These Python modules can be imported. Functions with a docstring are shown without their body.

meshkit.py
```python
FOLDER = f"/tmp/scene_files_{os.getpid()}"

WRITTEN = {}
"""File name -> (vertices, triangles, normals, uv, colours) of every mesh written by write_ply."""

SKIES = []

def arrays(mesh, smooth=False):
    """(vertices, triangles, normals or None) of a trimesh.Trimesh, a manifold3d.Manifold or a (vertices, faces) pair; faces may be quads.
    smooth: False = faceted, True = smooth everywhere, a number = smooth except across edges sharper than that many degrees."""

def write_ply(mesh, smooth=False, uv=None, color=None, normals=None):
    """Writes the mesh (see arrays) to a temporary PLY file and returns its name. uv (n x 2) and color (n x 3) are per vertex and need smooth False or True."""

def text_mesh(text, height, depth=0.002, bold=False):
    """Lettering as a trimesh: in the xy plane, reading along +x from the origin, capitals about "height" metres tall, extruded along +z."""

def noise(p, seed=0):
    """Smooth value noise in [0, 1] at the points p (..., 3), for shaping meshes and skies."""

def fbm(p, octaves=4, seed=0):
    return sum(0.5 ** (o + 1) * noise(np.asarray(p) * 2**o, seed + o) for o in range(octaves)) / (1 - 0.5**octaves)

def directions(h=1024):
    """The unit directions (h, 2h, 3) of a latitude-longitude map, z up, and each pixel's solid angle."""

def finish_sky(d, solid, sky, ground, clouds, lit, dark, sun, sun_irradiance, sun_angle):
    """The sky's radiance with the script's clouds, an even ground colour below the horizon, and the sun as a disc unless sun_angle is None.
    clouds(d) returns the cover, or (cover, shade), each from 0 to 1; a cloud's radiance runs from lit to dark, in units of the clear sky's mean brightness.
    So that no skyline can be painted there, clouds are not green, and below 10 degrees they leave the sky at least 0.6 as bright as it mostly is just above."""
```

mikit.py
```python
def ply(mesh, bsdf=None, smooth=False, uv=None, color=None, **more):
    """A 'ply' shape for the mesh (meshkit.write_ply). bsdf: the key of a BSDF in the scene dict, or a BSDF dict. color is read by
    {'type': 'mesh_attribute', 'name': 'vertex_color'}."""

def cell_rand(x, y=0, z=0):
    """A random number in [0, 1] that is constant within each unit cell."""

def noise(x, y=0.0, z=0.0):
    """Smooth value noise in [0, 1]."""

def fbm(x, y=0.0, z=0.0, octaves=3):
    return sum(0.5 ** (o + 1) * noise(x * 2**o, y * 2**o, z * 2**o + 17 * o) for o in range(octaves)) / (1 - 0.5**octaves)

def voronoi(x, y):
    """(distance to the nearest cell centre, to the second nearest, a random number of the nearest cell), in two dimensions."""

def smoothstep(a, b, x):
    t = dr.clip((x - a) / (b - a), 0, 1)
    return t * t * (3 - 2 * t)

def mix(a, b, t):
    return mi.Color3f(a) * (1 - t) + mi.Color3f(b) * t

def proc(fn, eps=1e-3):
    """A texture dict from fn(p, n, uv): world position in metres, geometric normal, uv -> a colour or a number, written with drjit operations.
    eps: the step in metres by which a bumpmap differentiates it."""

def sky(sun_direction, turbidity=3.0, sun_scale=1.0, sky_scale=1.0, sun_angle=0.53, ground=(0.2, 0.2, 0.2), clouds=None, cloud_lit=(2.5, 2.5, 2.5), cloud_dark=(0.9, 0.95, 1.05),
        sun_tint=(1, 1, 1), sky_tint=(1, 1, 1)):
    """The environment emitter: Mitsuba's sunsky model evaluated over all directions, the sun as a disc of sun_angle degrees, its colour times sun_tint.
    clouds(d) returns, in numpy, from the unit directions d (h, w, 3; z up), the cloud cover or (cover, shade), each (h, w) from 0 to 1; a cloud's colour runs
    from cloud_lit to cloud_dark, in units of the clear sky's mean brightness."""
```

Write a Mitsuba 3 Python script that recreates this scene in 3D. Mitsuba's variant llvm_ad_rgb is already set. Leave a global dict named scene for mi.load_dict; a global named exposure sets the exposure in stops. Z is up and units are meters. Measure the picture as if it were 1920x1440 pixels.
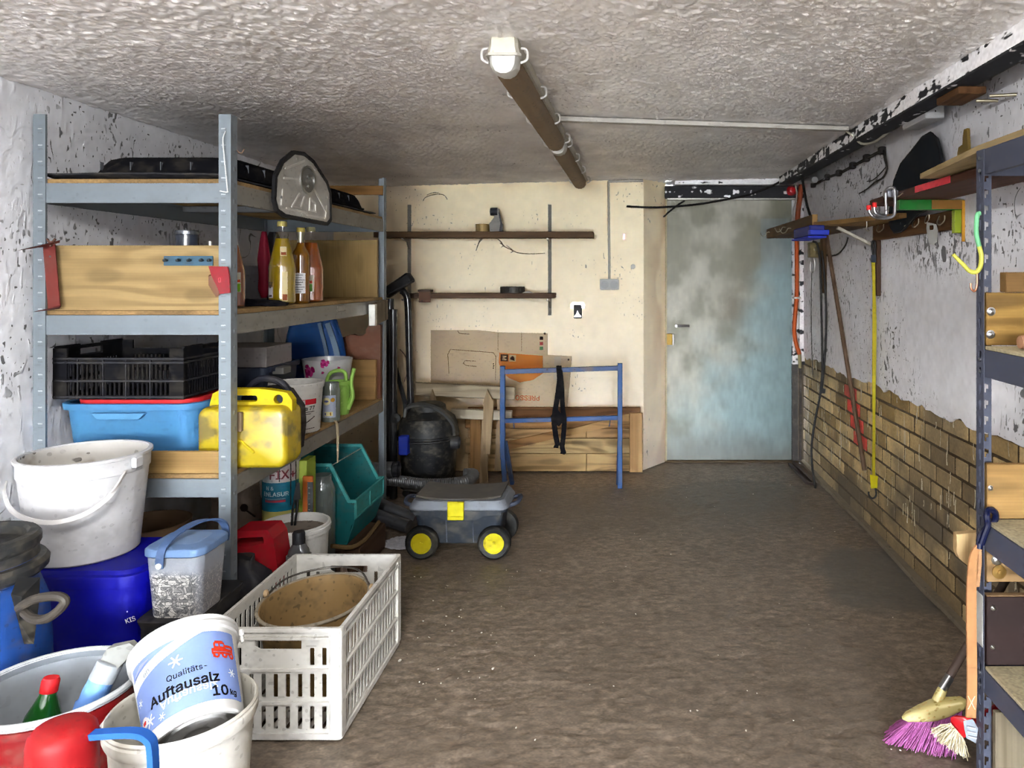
import math, random
import numpy as np, trimesh, manifold3d as m3, shapely, drjit as dr, mitsuba as mi, mikit, meshkit
from shapely.geometry import Polygon, box as sbox, Point, LineString
from shapely.ops import unary_union
from mikit import proc, noise, fbm, voronoi, smoothstep, mix, cell_rand

# ------------------------------------------------------------------ camera, sky, lamp, exposure
T = mi.ScalarTransform4f
F, CX, CY, H = 1400.0, 1166.0, 518.0, 1.425        # the photograph's lens in its 1920x1440 pixels, eye height in metres
scene, labels = {'type': 'scene'}, {}
scene['camera'] = {'type': 'perspective', 'fov': 2 * math.degrees(math.atan(960 / F)), 'fov_axis': 'x', 'near_clip': 0.05, 'far_clip': 200.0,
                   'to_world': T().look_at(origin=[0, 0, H], target=[0, 1, H], up=[0, 0, 1]),
                   'principal_point_offset_x': (960 - CX) / 1920, 'principal_point_offset_y': (720 - CY) / 1440}
scene['sky'] = mikit.sky((0.35, -0.75, 0.55), turbidity=4.0, sun_scale=0.0, sky_scale=720.0, ground=(0.25, 0.24, 0.22),
                         clouds=lambda d: 0.8 + 0 * d[..., 2], cloud_lit=(1.44, 1.54, 1.70), cloud_dark=(0.9, 0.95, 1.05))
LAMP = 290.0                                       # radiance of the lit fluorescent tube
exposure = 0.86

# ------------------------------------------------------------------ geometry helpers
rng = np.random.default_rng(7)
def X(u, y): return (u - CX) * y / F
def Z(v, y): return H + (CY - v) * y / F
def P(u, v, y): return np.array([X(u, y), y, Z(v, y)])
def V(*a): return np.array(a, float)
def unit(a): a = np.asarray(a, float); return a / np.linalg.norm(a)
def cat(*ms):
    ms = [m for a in ms for m in (a if isinstance(a, (list, tuple)) else [a])]
    return trimesh.util.concatenate([trimesh.Trimesh(m.vertices, m.faces, process=False) for m in ms])
def box(x0, x1, y0, y1, z0, z1, b=0.0):
    x0, x1, y0, y1, z0, z1 = min(x0, x1), max(x0, x1), min(y0, y1), max(y0, y1), min(z0, z1), max(z0, z1)
    if not b:
        return trimesh.creation.box(bounds=[[x0, y0, z0], [x1, y1, z1]])
    b = min(b, 0.45 * min(x1 - x0, y1 - y0, z1 - z0))
    pts = []
    for ax in range(3):
        lo, hi = [x0 + b, y0 + b, z0 + b], [x1 - b, y1 - b, z1 - b]
        lo[ax] -= b; hi[ax] += b
        pts += [[p, q, r] for p in (lo[0], hi[0]) for q in (lo[1], hi[1]) for r in (lo[2], hi[2])]
    return trimesh.convex.convex_hull(np.array(pts))
def hull(pts): return trimesh.convex.convex_hull(np.array(pts, float))
def tf(m, M): m = m.copy(); m.apply_transform(M); return m
def frame(o, ex, ey, ez):
    M = np.eye(4); M[:3, 0], M[:3, 1], M[:3, 2], M[:3, 3] = ex, ey, ez, o; return M
def rotm(deg, axis, point=(0, 0, 0)): return trimesh.transformations.rotation_matrix(math.radians(deg), axis, point)
def rot(m, deg, axis, point=(0, 0, 0)): return tf(m, rotm(deg, axis, point))
def mv(m, x=0, y=0, z=0): return tf(m, trimesh.transformations.translation_matrix([x, y, z]))
def obar(p0, p1, w, t, up=(0, 0, 1), b=0.0):
    """A squared bar from p0 to p1: w across (perpendicular to up), t along up."""
    p0, p1 = V(*p0), V(*p1); d = p1 - p0; L = np.linalg.norm(d); ez = d / L
    ex = np.cross(up, ez); ex = unit(ex) if np.linalg.norm(ex) > 1e-6 else V(1, 0, 0)
    return tf(box(-w / 2, w / 2, -t / 2, t / 2, 0, L, b), frame(p0, ex, np.cross(ez, ex), ez))
def grid_faces(n, m, wrap=False):
    i, j = np.meshgrid(np.arange(n - 1), np.arange(m if wrap else m - 1), indexing='ij')
    a = i * m + j; b = i * m + (j + 1) % m; c = (i + 1) * m + (j + 1) % m; d = (i + 1) * m + j
    return np.vstack([np.stack([a, b, c], -1).reshape(-1, 3), np.stack([a, c, d], -1).reshape(-1, 3)])
def clean(v, f):
    m = trimesh.Trimesh(v, f, process=False); m.merge_vertices(); m.update_faces(m.nondegenerate_faces()); m.remove_unreferenced_vertices(); return m
def lathe(prof, n=48, at=(0, 0, 0), sx=1.0, sy=1.0):
    """prof: (r, z) from bottom/outer start; closed on the axis where r is 0."""
    a = np.arange(n) * 2 * np.pi / n
    v = np.array([[r * np.cos(t) * sx, r * np.sin(t) * sy, z] for r, z in prof for t in a])
    m = clean(v + np.array(at), grid_faces(len(prof), n, True))
    return m
def rrect(hx, hy, r, k=5):
    r = min(r, hx * .999, hy * .999); out = []
    for cx, cy, a0 in ((hx - r, hy - r, 0), (-hx + r, hy - r, 90), (-hx + r, -hy + r, 180), (hx - r, -hy + r, 270)):
        for t in np.linspace(0, 90, k): a = math.radians(a0 + t); out.append([cx + r * math.cos(a), cy + r * math.sin(a)])
    return np.array(out)
def loft(secs, k=5, caps=(True, True), at=(0, 0, 0)):
    """secs: (z, hx, hy, r[, ox, oy]) rounded rectangles joined upward; caps close the first and last."""
    rings = []
    for s in secs:
        p = rrect(s[1], s[2], s[3], k) + (np.array(s[4:6]) if len(s) > 4 else 0)
        rings.append(np.c_[p, np.full(len(p), s[0])])
    n = len(rings[0]); v = list(np.vstack(rings)); f = list(grid_faces(len(rings), n, True))
    if caps[0]:
        v.append(rings[0].mean(0)); c = len(v) - 1; f += [[c, (j + 1) % n, j] for j in range(n)]
    if caps[1]:
        v.append(rings[-1].mean(0)); c = len(v) - 1; o = (len(rings) - 1) * n; f += [[c, o + j, o + (j + 1) % n] for j in range(n)]
    return clean(np.array(v) + np.array(at), np.array(f))
def spline(pts, k=6, closed=False):
    p = np.asarray(pts, float)
    if len(p) < 3 and not closed: return np.linspace(p[0], p[-1], k + 1)
    q = np.vstack([p[-1:], p, p[:2]]) if closed else np.vstack([2 * p[0] - p[1], p, 2 * p[-1] - p[-2]])
    out = []
    for i in range(1, len(q) - 2):
        for t in np.linspace(0, 1, k, endpoint=False):
            a, b, c, d = q[i - 1:i + 3]
            out.append(.5 * (2 * b + (c - a) * t + (2 * a - 5 * b + 4 * c - d) * t * t + (3 * b - a - 3 * c + d) * t ** 3))
    if not closed: out.append(p[-1])
    return np.array(out)
def frames(p, closed=False):
    t = np.roll(p, -1, 0) - np.roll(p, 1, 0) if closed else np.gradient(p, axis=0)
    t /= np.linalg.norm(t, axis=1, keepdims=True) + 1e-12
    a = np.cross(t[0], [0, 0, 1.0]); a = np.cross(t[0], [1.0, 0, 0]) if np.linalg.norm(a) < .1 else a
    A = [unit(a)]
    for i in range(1, len(p)):
        b = A[-1] - t[i] * np.dot(A[-1], t[i]); A.append(unit(b))
    return t, np.array(A)
def tube(pts, r, n=8, k=6, closed=False, straight=False):
    p = np.asarray(pts, float) if straight else spline(pts, k, closed)
    t, A = frames(p, closed); B = np.cross(t, A); R = np.broadcast_to(r, (len(p),)) if np.ndim(r) == 0 else np.interp(np.linspace(0, 1, len(p)), np.linspace(0, 1, len(r)), r)
    ang = np.arange(n) * 2 * np.pi / n
    v = p[:, None] + R[:, None, None] * (np.cos(ang)[None, :, None] * A[:, None] + np.sin(ang)[None, :, None] * B[:, None])
    v = v.reshape(-1, 3); N = len(p)
    if closed:
        f = grid_faces(N + 1, n, True) % (N * n)
    else:
        f = list(grid_faces(N, n, True)); v = np.vstack([v, p[:1], p[-1:]]); c = N * n
        f += [[c, (j + 1) % n, j] for j in range(n)] + [[c + 1, (N - 1) * n + j, (N - 1) * n + (j + 1) % n] for j in range(n)]
    m = trimesh.Trimesh(v, np.array(f), process=False); return m
def rod(p0, p1, r, n=12, r1=None): return tube([p0, p1], [r, r if r1 is None else r1], n, straight=True)
def strap(pts, w, t, side, k=6, straight=False):
    """A flat band along pts; side: the direction of its width."""
    p = np.asarray(pts, float) if straight else spline(pts, k)
    tt, _ = frames(p); s = np.array([unit(np.asarray(side) - a * np.dot(side, a)) for a in tt]); nn = np.cross(tt, s)
    W = np.interp(np.linspace(0, 1, len(p)), np.linspace(0, 1, len(w)), w) if np.ndim(w) else np.full(len(p), w)
    W = W[:, None]
    ring = np.stack([p + s * W / 2 + nn * t / 2, p - s * W / 2 + nn * t / 2, p - s * W / 2 - nn * t / 2, p + s * W / 2 - nn * t / 2], 1)
    N = len(p); f = list(grid_faces(N, 4, True)) + [[0, 1, 2], [0, 2, 3], [(N - 1) * 4, (N - 1) * 4 + 2, (N - 1) * 4 + 1], [(N - 1) * 4, (N - 1) * 4 + 3, (N - 1) * 4 + 2]]
    return trimesh.Trimesh(ring.reshape(-1, 3), np.array(f), process=False)
def extr(poly, t, M=None):
    """A shapely shape (or points) in the xy plane made t thick along +z, then placed by M."""
    if not hasattr(poly, 'geom_type'): poly = Polygon(poly)
    if not poly.is_valid: poly = poly.buffer(0)
    ms = [trimesh.creation.extrude_polygon(g, t, engine='earcut') for g in getattr(poly, 'geoms', [poly])]
    m = cat(ms)
    return tf(m, M) if M is not None else m
def XZ(y): return frame((0, y, 0), (1, 0, 0), (0, 0, 1), (0, -1, 0))      # drawing plane seen from the camera: x right, y up, thickness towards the camera
def YZ(x): return frame((x, 0, 0), (0, 1, 0), (0, 0, 1), (1, 0, 0))       # drawing plane (y, z), thickness towards +x
def rpoly(x0, x1, y0, y1, r): return sbox(x0 + r, y0 + r, x1 - r, y1 - r).buffer(r, 4)
def tri(*m):                                                             # manifold helpers
    return [m3.Manifold(m3.Mesh(np.asarray(a.vertices, np.float32), np.asarray(a.faces, np.uint32))) for a in m]
def blob(spheres, links, fine=0.012, smooth=8):
    """One smooth body: spheres (x, y, z, r), links between their numbers."""
    S = [m3.Manifold.sphere(r, 16).translate((x, y, z)) for x, y, z, r in spheres]
    M = m3.Manifold.batch_boolean([m3.Manifold.batch_hull([S[i] for i in l]) for l in links], m3.OpType.Add).refine_to_length(fine).to_mesh()
    m = trimesh.Trimesh(M.vert_properties[:, :3], M.tri_verts, process=True)
    return trimesh.smoothing.filter_taubin(m, iterations=smooth)
def jitter(m, amp, scale, seed=0):
    m = m.copy(); v = m.vertices; d = np.stack([meshkit.fbm(v * scale + 31 * i, 3, seed + i) - .5 for i in range(3)], -1); m.vertices = v + d * 2 * amp; return m
def letters(text, h, depth=.0008, bold=False, center=True):
    m = meshkit.text_mesh(text, h, depth, bold)
    if center: m.apply_translation([-(m.bounds[0, 0] + m.bounds[1, 0]) / 2, -h / 2, 0])
    return m
def wrap(m, rfun, c, off=.0004, a0=0.0, fine=.008):
    """Bends a flat drawing (x along, y up, z out) on to a round wall about the upright axis through c; x = 0 faces the camera at a0 = 0."""
    v, f = trimesh.remesh.subdivide_to_size(m.vertices, m.faces, fine, max_iter=12)
    r = np.array([rfun(z) for z in v[:, 1]]); a = a0 + v[:, 0] / r; R = r + off + v[:, 2]
    return trimesh.Trimesh(np.c_[c[0] + R * np.sin(a), c[1] - R * np.cos(a), c[2] + v[:, 1]], f, process=False)

# ------------------------------------------------------------------ materials
def lin(c): return [float((x / 255) ** 2.2) for x in c]
def pack(c):
    q = [int(round(min(max(x, 0), 255) / 255 * 127)) for x in c]; return q[0] * 16384 + q[1] * 128 + q[2]
def unpack(k):
    k = dr.floor(k + .5); r = dr.floor(k / 16384); k = k - r * 16384; g = dr.floor(k / 128); b = k - g * 128
    p = lambda x: dr.power(mi.Float(x) / 127., 2.2)
    return mi.Color3f(p(r), p(g), p(b)) * .55
def tint(p, n, uv):
    """One paint for everything plain: uv.x is the thing's colour, uv.y how dirty it is."""
    c = unpack(uv.x); d = fbm(p.x * 13, p.y * 13, p.z * 13) * .6 + fbm(p.x * 55, p.y * 55, p.z * 55, octaves=2) * .4
    m = smoothstep(.45, .75, d) * uv.y; s = smoothstep(.80, .86, noise(p.x * 70 + 9, p.y * 70, p.z * 70)) * uv.y * .8
    c = c * (.93 + .14 * noise(p.x * 6, p.y * 6, p.z * 6 + 5))
    return mix(mix(c, [.05, .042, .03], m * .7), [.02, .018, .014], s)
TINT = proc(tint)
def bs(**k): return {'type': 'twosided', 'bsdf': {'type': 'principled', **k}}
scene['m_matte'] = bs(base_color=TINT, roughness=.95, specular=0.0)
scene['m_satin'] = bs(base_color=TINT, roughness=.55, specular=.09)
scene['m_gloss'] = bs(base_color=TINT, roughness=.2, specular=.3)
scene['m_galv'] = bs(base_color=TINT, roughness=.5, metallic=.35, specular=.3)
scene['m_metal'] = bs(base_color=TINT, roughness=.42, metallic=.75)
scene['m_chrome'] = bs(base_color=TINT, roughness=.16, metallic=.95)
def wood(ax):
    def fn(p, n, uv):
        q = (p.x, p.y, p.z); a, b, c = q[ax], q[(ax + 1) % 3], q[(ax + 2) % 3]
        w = fbm(a * 1.6, b * 7, c * 7, octaves=2)
        g = noise(a * 1.3 + 3, b * 38 + 7 * w, c * 38 + 7 * w); h = noise(a * 5, b * 260, c * 260)
        k = smoothstep(.72, .9, noise(a * 6 + 40, b * 14, c * 14 + 9))
        s = smoothstep(.35, .8, g)
        col = unpack(uv.x) * .48; t = uv.y
        col = col * (1 - .55 * t * s) * (1 - .5 * k * t) * (.88 + .24 * h) * (.85 + .3 * w)
        return mix(col, col * mi.Color3f(.95, .86, .74), s * t)
    return proc(fn)
for i, a in enumerate('xyz'):
    scene['m_wood' + a] = bs(base_color=wood(i), roughness=.75, specular=.12)
def chipfn(p, n, uv):
    q = noise(p.x * 160, p.y * 160, p.z * 160); w = noise(p.x * 9, p.y * 9, p.z * 9)
    return unpack(uv.x) * .53 * (.72 + .5 * q) * (1 - uv.y * .6 * smoothstep(.4, .7, w))
scene['m_chip'] = bs(base_color=proc(chipfn), roughness=.85, specular=.2)

NAMES = {}
def numbered(k):
    n = NAMES.get(k, 0); NAMES[k] = n + 1
    return k if n == 0 else f'{k}_{n:03d}'
def ply(mesh, mat, smooth=None):
    spec = mat if isinstance(mat, tuple) else (mat, None)
    if smooth is None: smooth = 35
    if smooth is not True and smooth is not False:
        mesh = trimesh.graph.smooth_shade(trimesh.Trimesh(mesh.vertices, mesh.faces, process=True), angle=math.radians(smooth), facet_minarea=None); smooth = True
    uv = None
    if spec[1] is not None:
        uv = np.tile([float(pack(spec[1])), float(spec[2]) if len(spec) > 2 else .15], (len(mesh.vertices), 1))
    return mikit.ply(mesh, 'm_' + spec[0], smooth=smooth, uv=uv)
def thing(name, label, cat_, mesh=None, mat=None, group=None, kind=None, smooth=None):
    key = numbered(name)
    labels[key] = {'label': label, 'category': cat_}
    if group: labels[key]['group'] = group
    if kind: labels[key]['kind'] = kind
    if mesh is not None: scene[key] = ply(mesh, mat, smooth)
    return key
SMALL = ('print', 'slot_tabs', 'slot_shadow', 'rib', 'pressed_ribs', 'stripe', 'bolt', 'flower_relief', 'rose', 'rose_shade')     # relief and print too fine to pick apart
def part(parent, name, mesh, mat, label=None, smooth=None, kind=None):
    if name in SMALL and not kind and mesh.body_count > 1: kind = 'stuff'
    key = numbered(parent + '__' + name)
    scene[key] = ply(mesh, mat, smooth)
    if label or kind: labels[key] = {**({'label': label} if label else {}), **({'kind': kind} if kind else {})}
    return key
def struct(key, mesh, mat, label=None, smooth=False):
    scene[key] = ply(mesh, mat, smooth); labels[key] = {'kind': 'structure', **({'label': label} if label else {})}
    return key

# ------------------------------------------------------------------ the setting
XL, XR, YB, YD, Y0 = -2.12, 1.392, 5.49, 5.74, -5.0
def hceil(x, y):
    t = np.clip((y - 3.9) / 1.6, 0, 1); l = .684 - .03 * t; r = .757 - .008 * t
    return H + l + (r - l) * (x - XL) / (XR - XL)
def slab_grid(xs, ys, zfun, t):
    g = np.array([[x, y, zfun(x, y)] for x in xs for y in ys]); n, m = len(xs), len(ys); N = n * m
    f = grid_faces(n, m)
    v = np.vstack([g, g + [0, 0, t]]); e = []
    for a in ([i * m for i in range(n)], [i * m + m - 1 for i in range(n)], list(range(m)), list(range((n - 1) * m, n * m))):
        for p, q in zip(a[:-1], a[1:]): e += [[p, q, q + N], [p, q + N, p + N]]
    return trimesh.Trimesh(v, np.vstack([f, f + N, e]), process=False)
def ceil_col(p, n, uv):
    d = smoothstep(.38, .72, fbm(p.x * 1.1, p.y * 1.6, 3)); e = fbm(p.x * 9, p.y * 7)
    rear = smoothstep(1.9, 3.6, p.y - .25 * p.x) * (.55 + .45 * smoothstep(.9, -1.2, p.x))      # soot and dust with light falloff painted in, over shelves and towards the back
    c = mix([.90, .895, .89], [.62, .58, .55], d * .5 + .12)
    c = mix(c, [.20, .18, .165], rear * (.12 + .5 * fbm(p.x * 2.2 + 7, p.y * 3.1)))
    s = smoothstep(.88, .93, noise(p.x * 60, p.y * 60)) * smoothstep(.55, .7, noise(p.x * 3, p.y * 3))
    return mix(c * (.82 + .36 * e), [.12, .11, .10], s * .5)
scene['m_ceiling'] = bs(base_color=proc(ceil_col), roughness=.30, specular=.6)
def floor_col(p, n, uv):
    a = fbm(p.x * 1.3, p.y * 1.3, octaves=3); b = fbm(p.x * 34, p.y * 60, octaves=3); c = noise(p.x * 150, p.y * 210)
    w = fbm(p.x * 4 + 3, p.y * 4)
    col = mix([.156, .116, .082], [.262, .202, .148], smoothstep(.25, .75, a * .75 + b * .25))
    col = col * (.62 + .76 * b) * (.8 + .4 * c) * .45
    wet = lambda x, y, rx, ry: smoothstep(1.15, .85, dr.sqrt(dr.square((p.x - x) / rx) + dr.square((p.y - y) / ry)) + .7 * (w - .5))
    col = mix(col, [.045, .04, .033], wet(1.25, 3.55, .34, .42) * .75)      # oil and damp stains
    col = mix(col, [.05, .043, .034], wet(.75, 4.9, .5, .35) * .5)
    col = mix(col, [.06, .05, .04], wet(.2, 4.6, .9, .5) * .35)
    return col
scene['m_floor'] = bs(base_color=proc(floor_col), roughness=.6, specular=.3)
def specks(a, b, s, lo=.80):
    return smoothstep(lo, lo + .05, noise(a * s + 3 * noise(a * 13, b * 13), b * s * .6 + 3 * noise(a * 11 + 5, b * 11)))
def plaster_col(p, n, uv):
    h = p.y; z = p.z
    c = mix([.66, .67, .71], [.52, .52, .54], fbm(h * 2.2, z * 2.2, p.x))
    c = c * (.9 + .2 * fbm(h * 30, z * 30, octaves=2))
    reg = smoothstep(.42, .68, fbm(h * 1.7 + 4, z * 1.7 + p.x * 3) + .09 * smoothstep(.5, 1., p.x))
    s = specks(h, z, 75, .76) * smoothstep(.52, .7, noise(h * 9, z * 9)) + specks(h + 7, z, 120, .86)
    far = dr.sqrt(dr.square((h - 3.25) / .55) + dr.square((z - 1.54) / .16)); mould = smoothstep(1.1, .3, far) * smoothstep(.5, 1., p.x)      # black mould below the hook board
    s = s + mould * (specks(h, z, 62, .64) + specks(h + 3, z, 110, .74)); reg = dr.maximum(reg, mould)
    crack = smoothstep(.007, .001, dr.abs(fbm(h * 3.1 + 11, z * 2.3 + p.x, octaves=4) - .5)) * smoothstep(.66, .76, noise(h * 4.5 + 3, z * 4.5))
    c = mix(c, [.03, .028, .027], dr.clip(s * reg + crack * .9, 0, 1) * .9)
    grime = smoothstep(1.0, .2, z) * smoothstep(-1.9, -2.1, p.x) * smoothstep(.3, .7, fbm(h * 5, z * 5))
    return mix(c, [.18, .16, .13], grime * .8)
def plaster_bump(p, n, uv): return fbm(p.y * 28, p.z * 28, p.x * 28, octaves=3) + .4 * specks(p.y, p.z, 75, .76)
scene['m_plaster'] = {'type': 'twosided', 'bsdf': {'type': 'bumpmap', 'arbitrary': proc(plaster_bump, 2e-3), 'scale': .006,
    'bsdf': {'type': 'principled', 'base_color': proc(plaster_col), 'roughness': .85, 'specular': .25}}}
def cream_col(p, n, uv):
    c = mix([.96, .81, .56], [.92, .76, .52], fbm(p.x * 1.5, p.z * 1.5)) * (.95 + .1 * fbm(p.x * 20, p.z * 20))
    w = fbm(p.x * 3 + 3, p.z * 3)
    edge = smoothstep(.14, .32, p.x) * smoothstep(.38, .6, fbm(p.x * 9, p.z * 2.2)) * .8       # rusty wash beside the door
    c = mix(c, [.45, .25, .10], edge * .55)
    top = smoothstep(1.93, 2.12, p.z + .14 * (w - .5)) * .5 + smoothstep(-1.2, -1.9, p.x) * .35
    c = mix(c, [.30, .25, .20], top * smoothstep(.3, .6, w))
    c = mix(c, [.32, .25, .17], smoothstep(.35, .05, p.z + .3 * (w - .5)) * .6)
    s = specks(p.x, p.z, 110, .9) * smoothstep(.55, .75, noise(p.x * 6, p.z * 6))
    return mix(c, [.12, .09, .065], s * .8)
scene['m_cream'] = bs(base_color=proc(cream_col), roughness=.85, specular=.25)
def door_col(p, n, uv):
    x = (p.x - .34) / .97; z = p.z / 2.02
    w = fbm(p.x * 3.5, p.z * 3.5, octaves=4); v = fbm(p.x * 9 + 5, p.z * 9, octaves=3)
    blue = mi.Color3f(.34, .53, .59) * (.85 + .3 * v)
    bare = mix([.60, .59, .50], [.27, .265, .17], smoothstep(.32, .68, fbm(p.x * 5 + 9, p.z * 4, octaves=4)))
    a, b, k = voronoi(p.x * 17 + 3 * v, p.z * 17 + 3 * w)
    scribble = smoothstep(.1, .0, dr.abs(b - a - .04)) * smoothstep(.85, .3, x) * smoothstep(.45, .62, z)
    bare = mix(bare, [.74, .74, .68], scribble * .45 * smoothstep(.4, .6, w))
    t = smoothstep(-.25, .22, (x - .66) * .8 - (z - .56) * .9 + (w - .5) * .45 + (v - .5) * .15)
    c = mix(bare, blue, t)
    band = smoothstep(.16, .0, dr.abs(x - .58 - (z - .75) * .25)) * smoothstep(.42, .6, z) * smoothstep(.3, .6, w)
    c = mix(c, [.20, .15, .065], band * .9)
    low = smoothstep(.17, .02, z + .1 * (w - .5))
    c = mix(c, [.20, .20, .17], low * .8)
    patch = smoothstep(.74, .76, x) * smoothstep(.965, .955, x) * smoothstep(.71, .72, z) * smoothstep(.93, .92, z)
    c = mix(c, [.30, .43, .50], patch * .5)
    return c * (.86 + .28 * fbm(p.x * 40, p.z * 14, octaves=2)) * mi.Color3f(.275, .265, .245)
scene['m_door'] = bs(base_color=proc(door_col), roughness=.5, specular=.4)
def peel_col(p, n, uv):
    f = fbm(p.x * 16, p.y * 9, p.z * 30, octaves=4); g = noise(p.x * 60, p.y * 40, p.z * 14)
    lv = uv.x + uv.y * smoothstep(2.2, 4.6, p.y); t = smoothstep(lv - .03, lv + .03, f * .75 + g * .25)
    return mix([.012, .012, .013], [.78, .78, .80], t) * (.85 + .3 * noise(p.x * 90, p.y * 90, p.z * 90))
scene['m_peel'] = bs(base_color=proc(peel_col), roughness=.7, specular=.05)
def peel(mesh, lvl, slope=0.): return mikit.ply(mesh, 'm_peel', smooth=False, uv=np.tile([lvl, slope], (len(mesh.vertices), 1)))
def brick_col(p, n, uv):
    c = mix([.22, .145, .055], [.42, .31, .15], uv.x); c = c * (.75 + .5 * uv.x)
    c = mix(c, [.50, .05, .035], smoothstep(1.5, 2., uv.y))
    d = fbm(p.y * 14, p.z * 10, 2, octaves=3); g = noise(p.y * 120, p.z * 120)
    low = smoothstep(.55, .05, p.z + .25 * (d - .5)); yy = dr.abs(p.y - 4.9)
    soot = smoothstep(.45, .7, fbm(p.y * 2.2 + 3, p.z * 2.5)) * .6 + low * .55
    c = mix(c * (.7 + .6 * d) * (.85 + .3 * g), [.05, .042, .032], dr.clip(soot, 0, .85))
    st = smoothstep(.83, .88, noise(p.y * 55, p.z * 3.2 + 4)) * smoothstep(.45, .7, noise(p.y * 3 + 8, p.z * 5))
    return mix(c, [.55, .49, .38], st * .5)
scene['m_brick'] = bs(base_color=proc(brick_col), roughness=.8, specular=.3)

def relief(xs, ys, zfun, dfun, t):
    m = slab_grid(xs, ys, zfun, t); n = len(xs) * len(ys); v = m.vertices.copy(); v[:n, 2] += dfun(v[:n]); m.vertices = v
    return m
def spray(v):
    q = np.c_[v[:, 0] * 72, v[:, 1] * 72, np.zeros(len(v))]; w = meshkit.noise(q * .6 + 50, 1)
    a = meshkit.noise(q + w[:, None] * 2.2, 2); b = meshkit.noise(q * 2.1 + 9, 3)
    return -.0062 * np.clip((a - .42) * 2.4, 0, 1) ** .8 - .0022 * b
def rough(v):
    q = np.c_[v[:, 0] * 12, v[:, 1] * 19, np.zeros(len(v))]; a = meshkit.fbm(q + 2 * meshkit.noise(q * .3, 5)[:, None], 4, 6); r = 1 - np.abs(2 * meshkit.noise(q * 2.2 + 7, 8) - 1)
    return -.0002 - .0110 * (1 - a) - .0036 * (1 - r) - .0022 * meshkit.noise(np.c_[v[:, 0] * 70, v[:, 1] * 90, v[:, 2] * 0], 9)
fine = lambda a, b, s: np.linspace(a, b, int((b - a) / s))
struct('floor', relief(np.r_[-2.3, fine(-1.6, 1.42, .008), 1.6], np.r_[-6.5, -3, 0, fine(1.3, 5.8, .0085), 6.0], lambda x, y: 0.0, rough, -.1), 'floor', 'rough stained grey-brown concrete floor', smooth=True)
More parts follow.
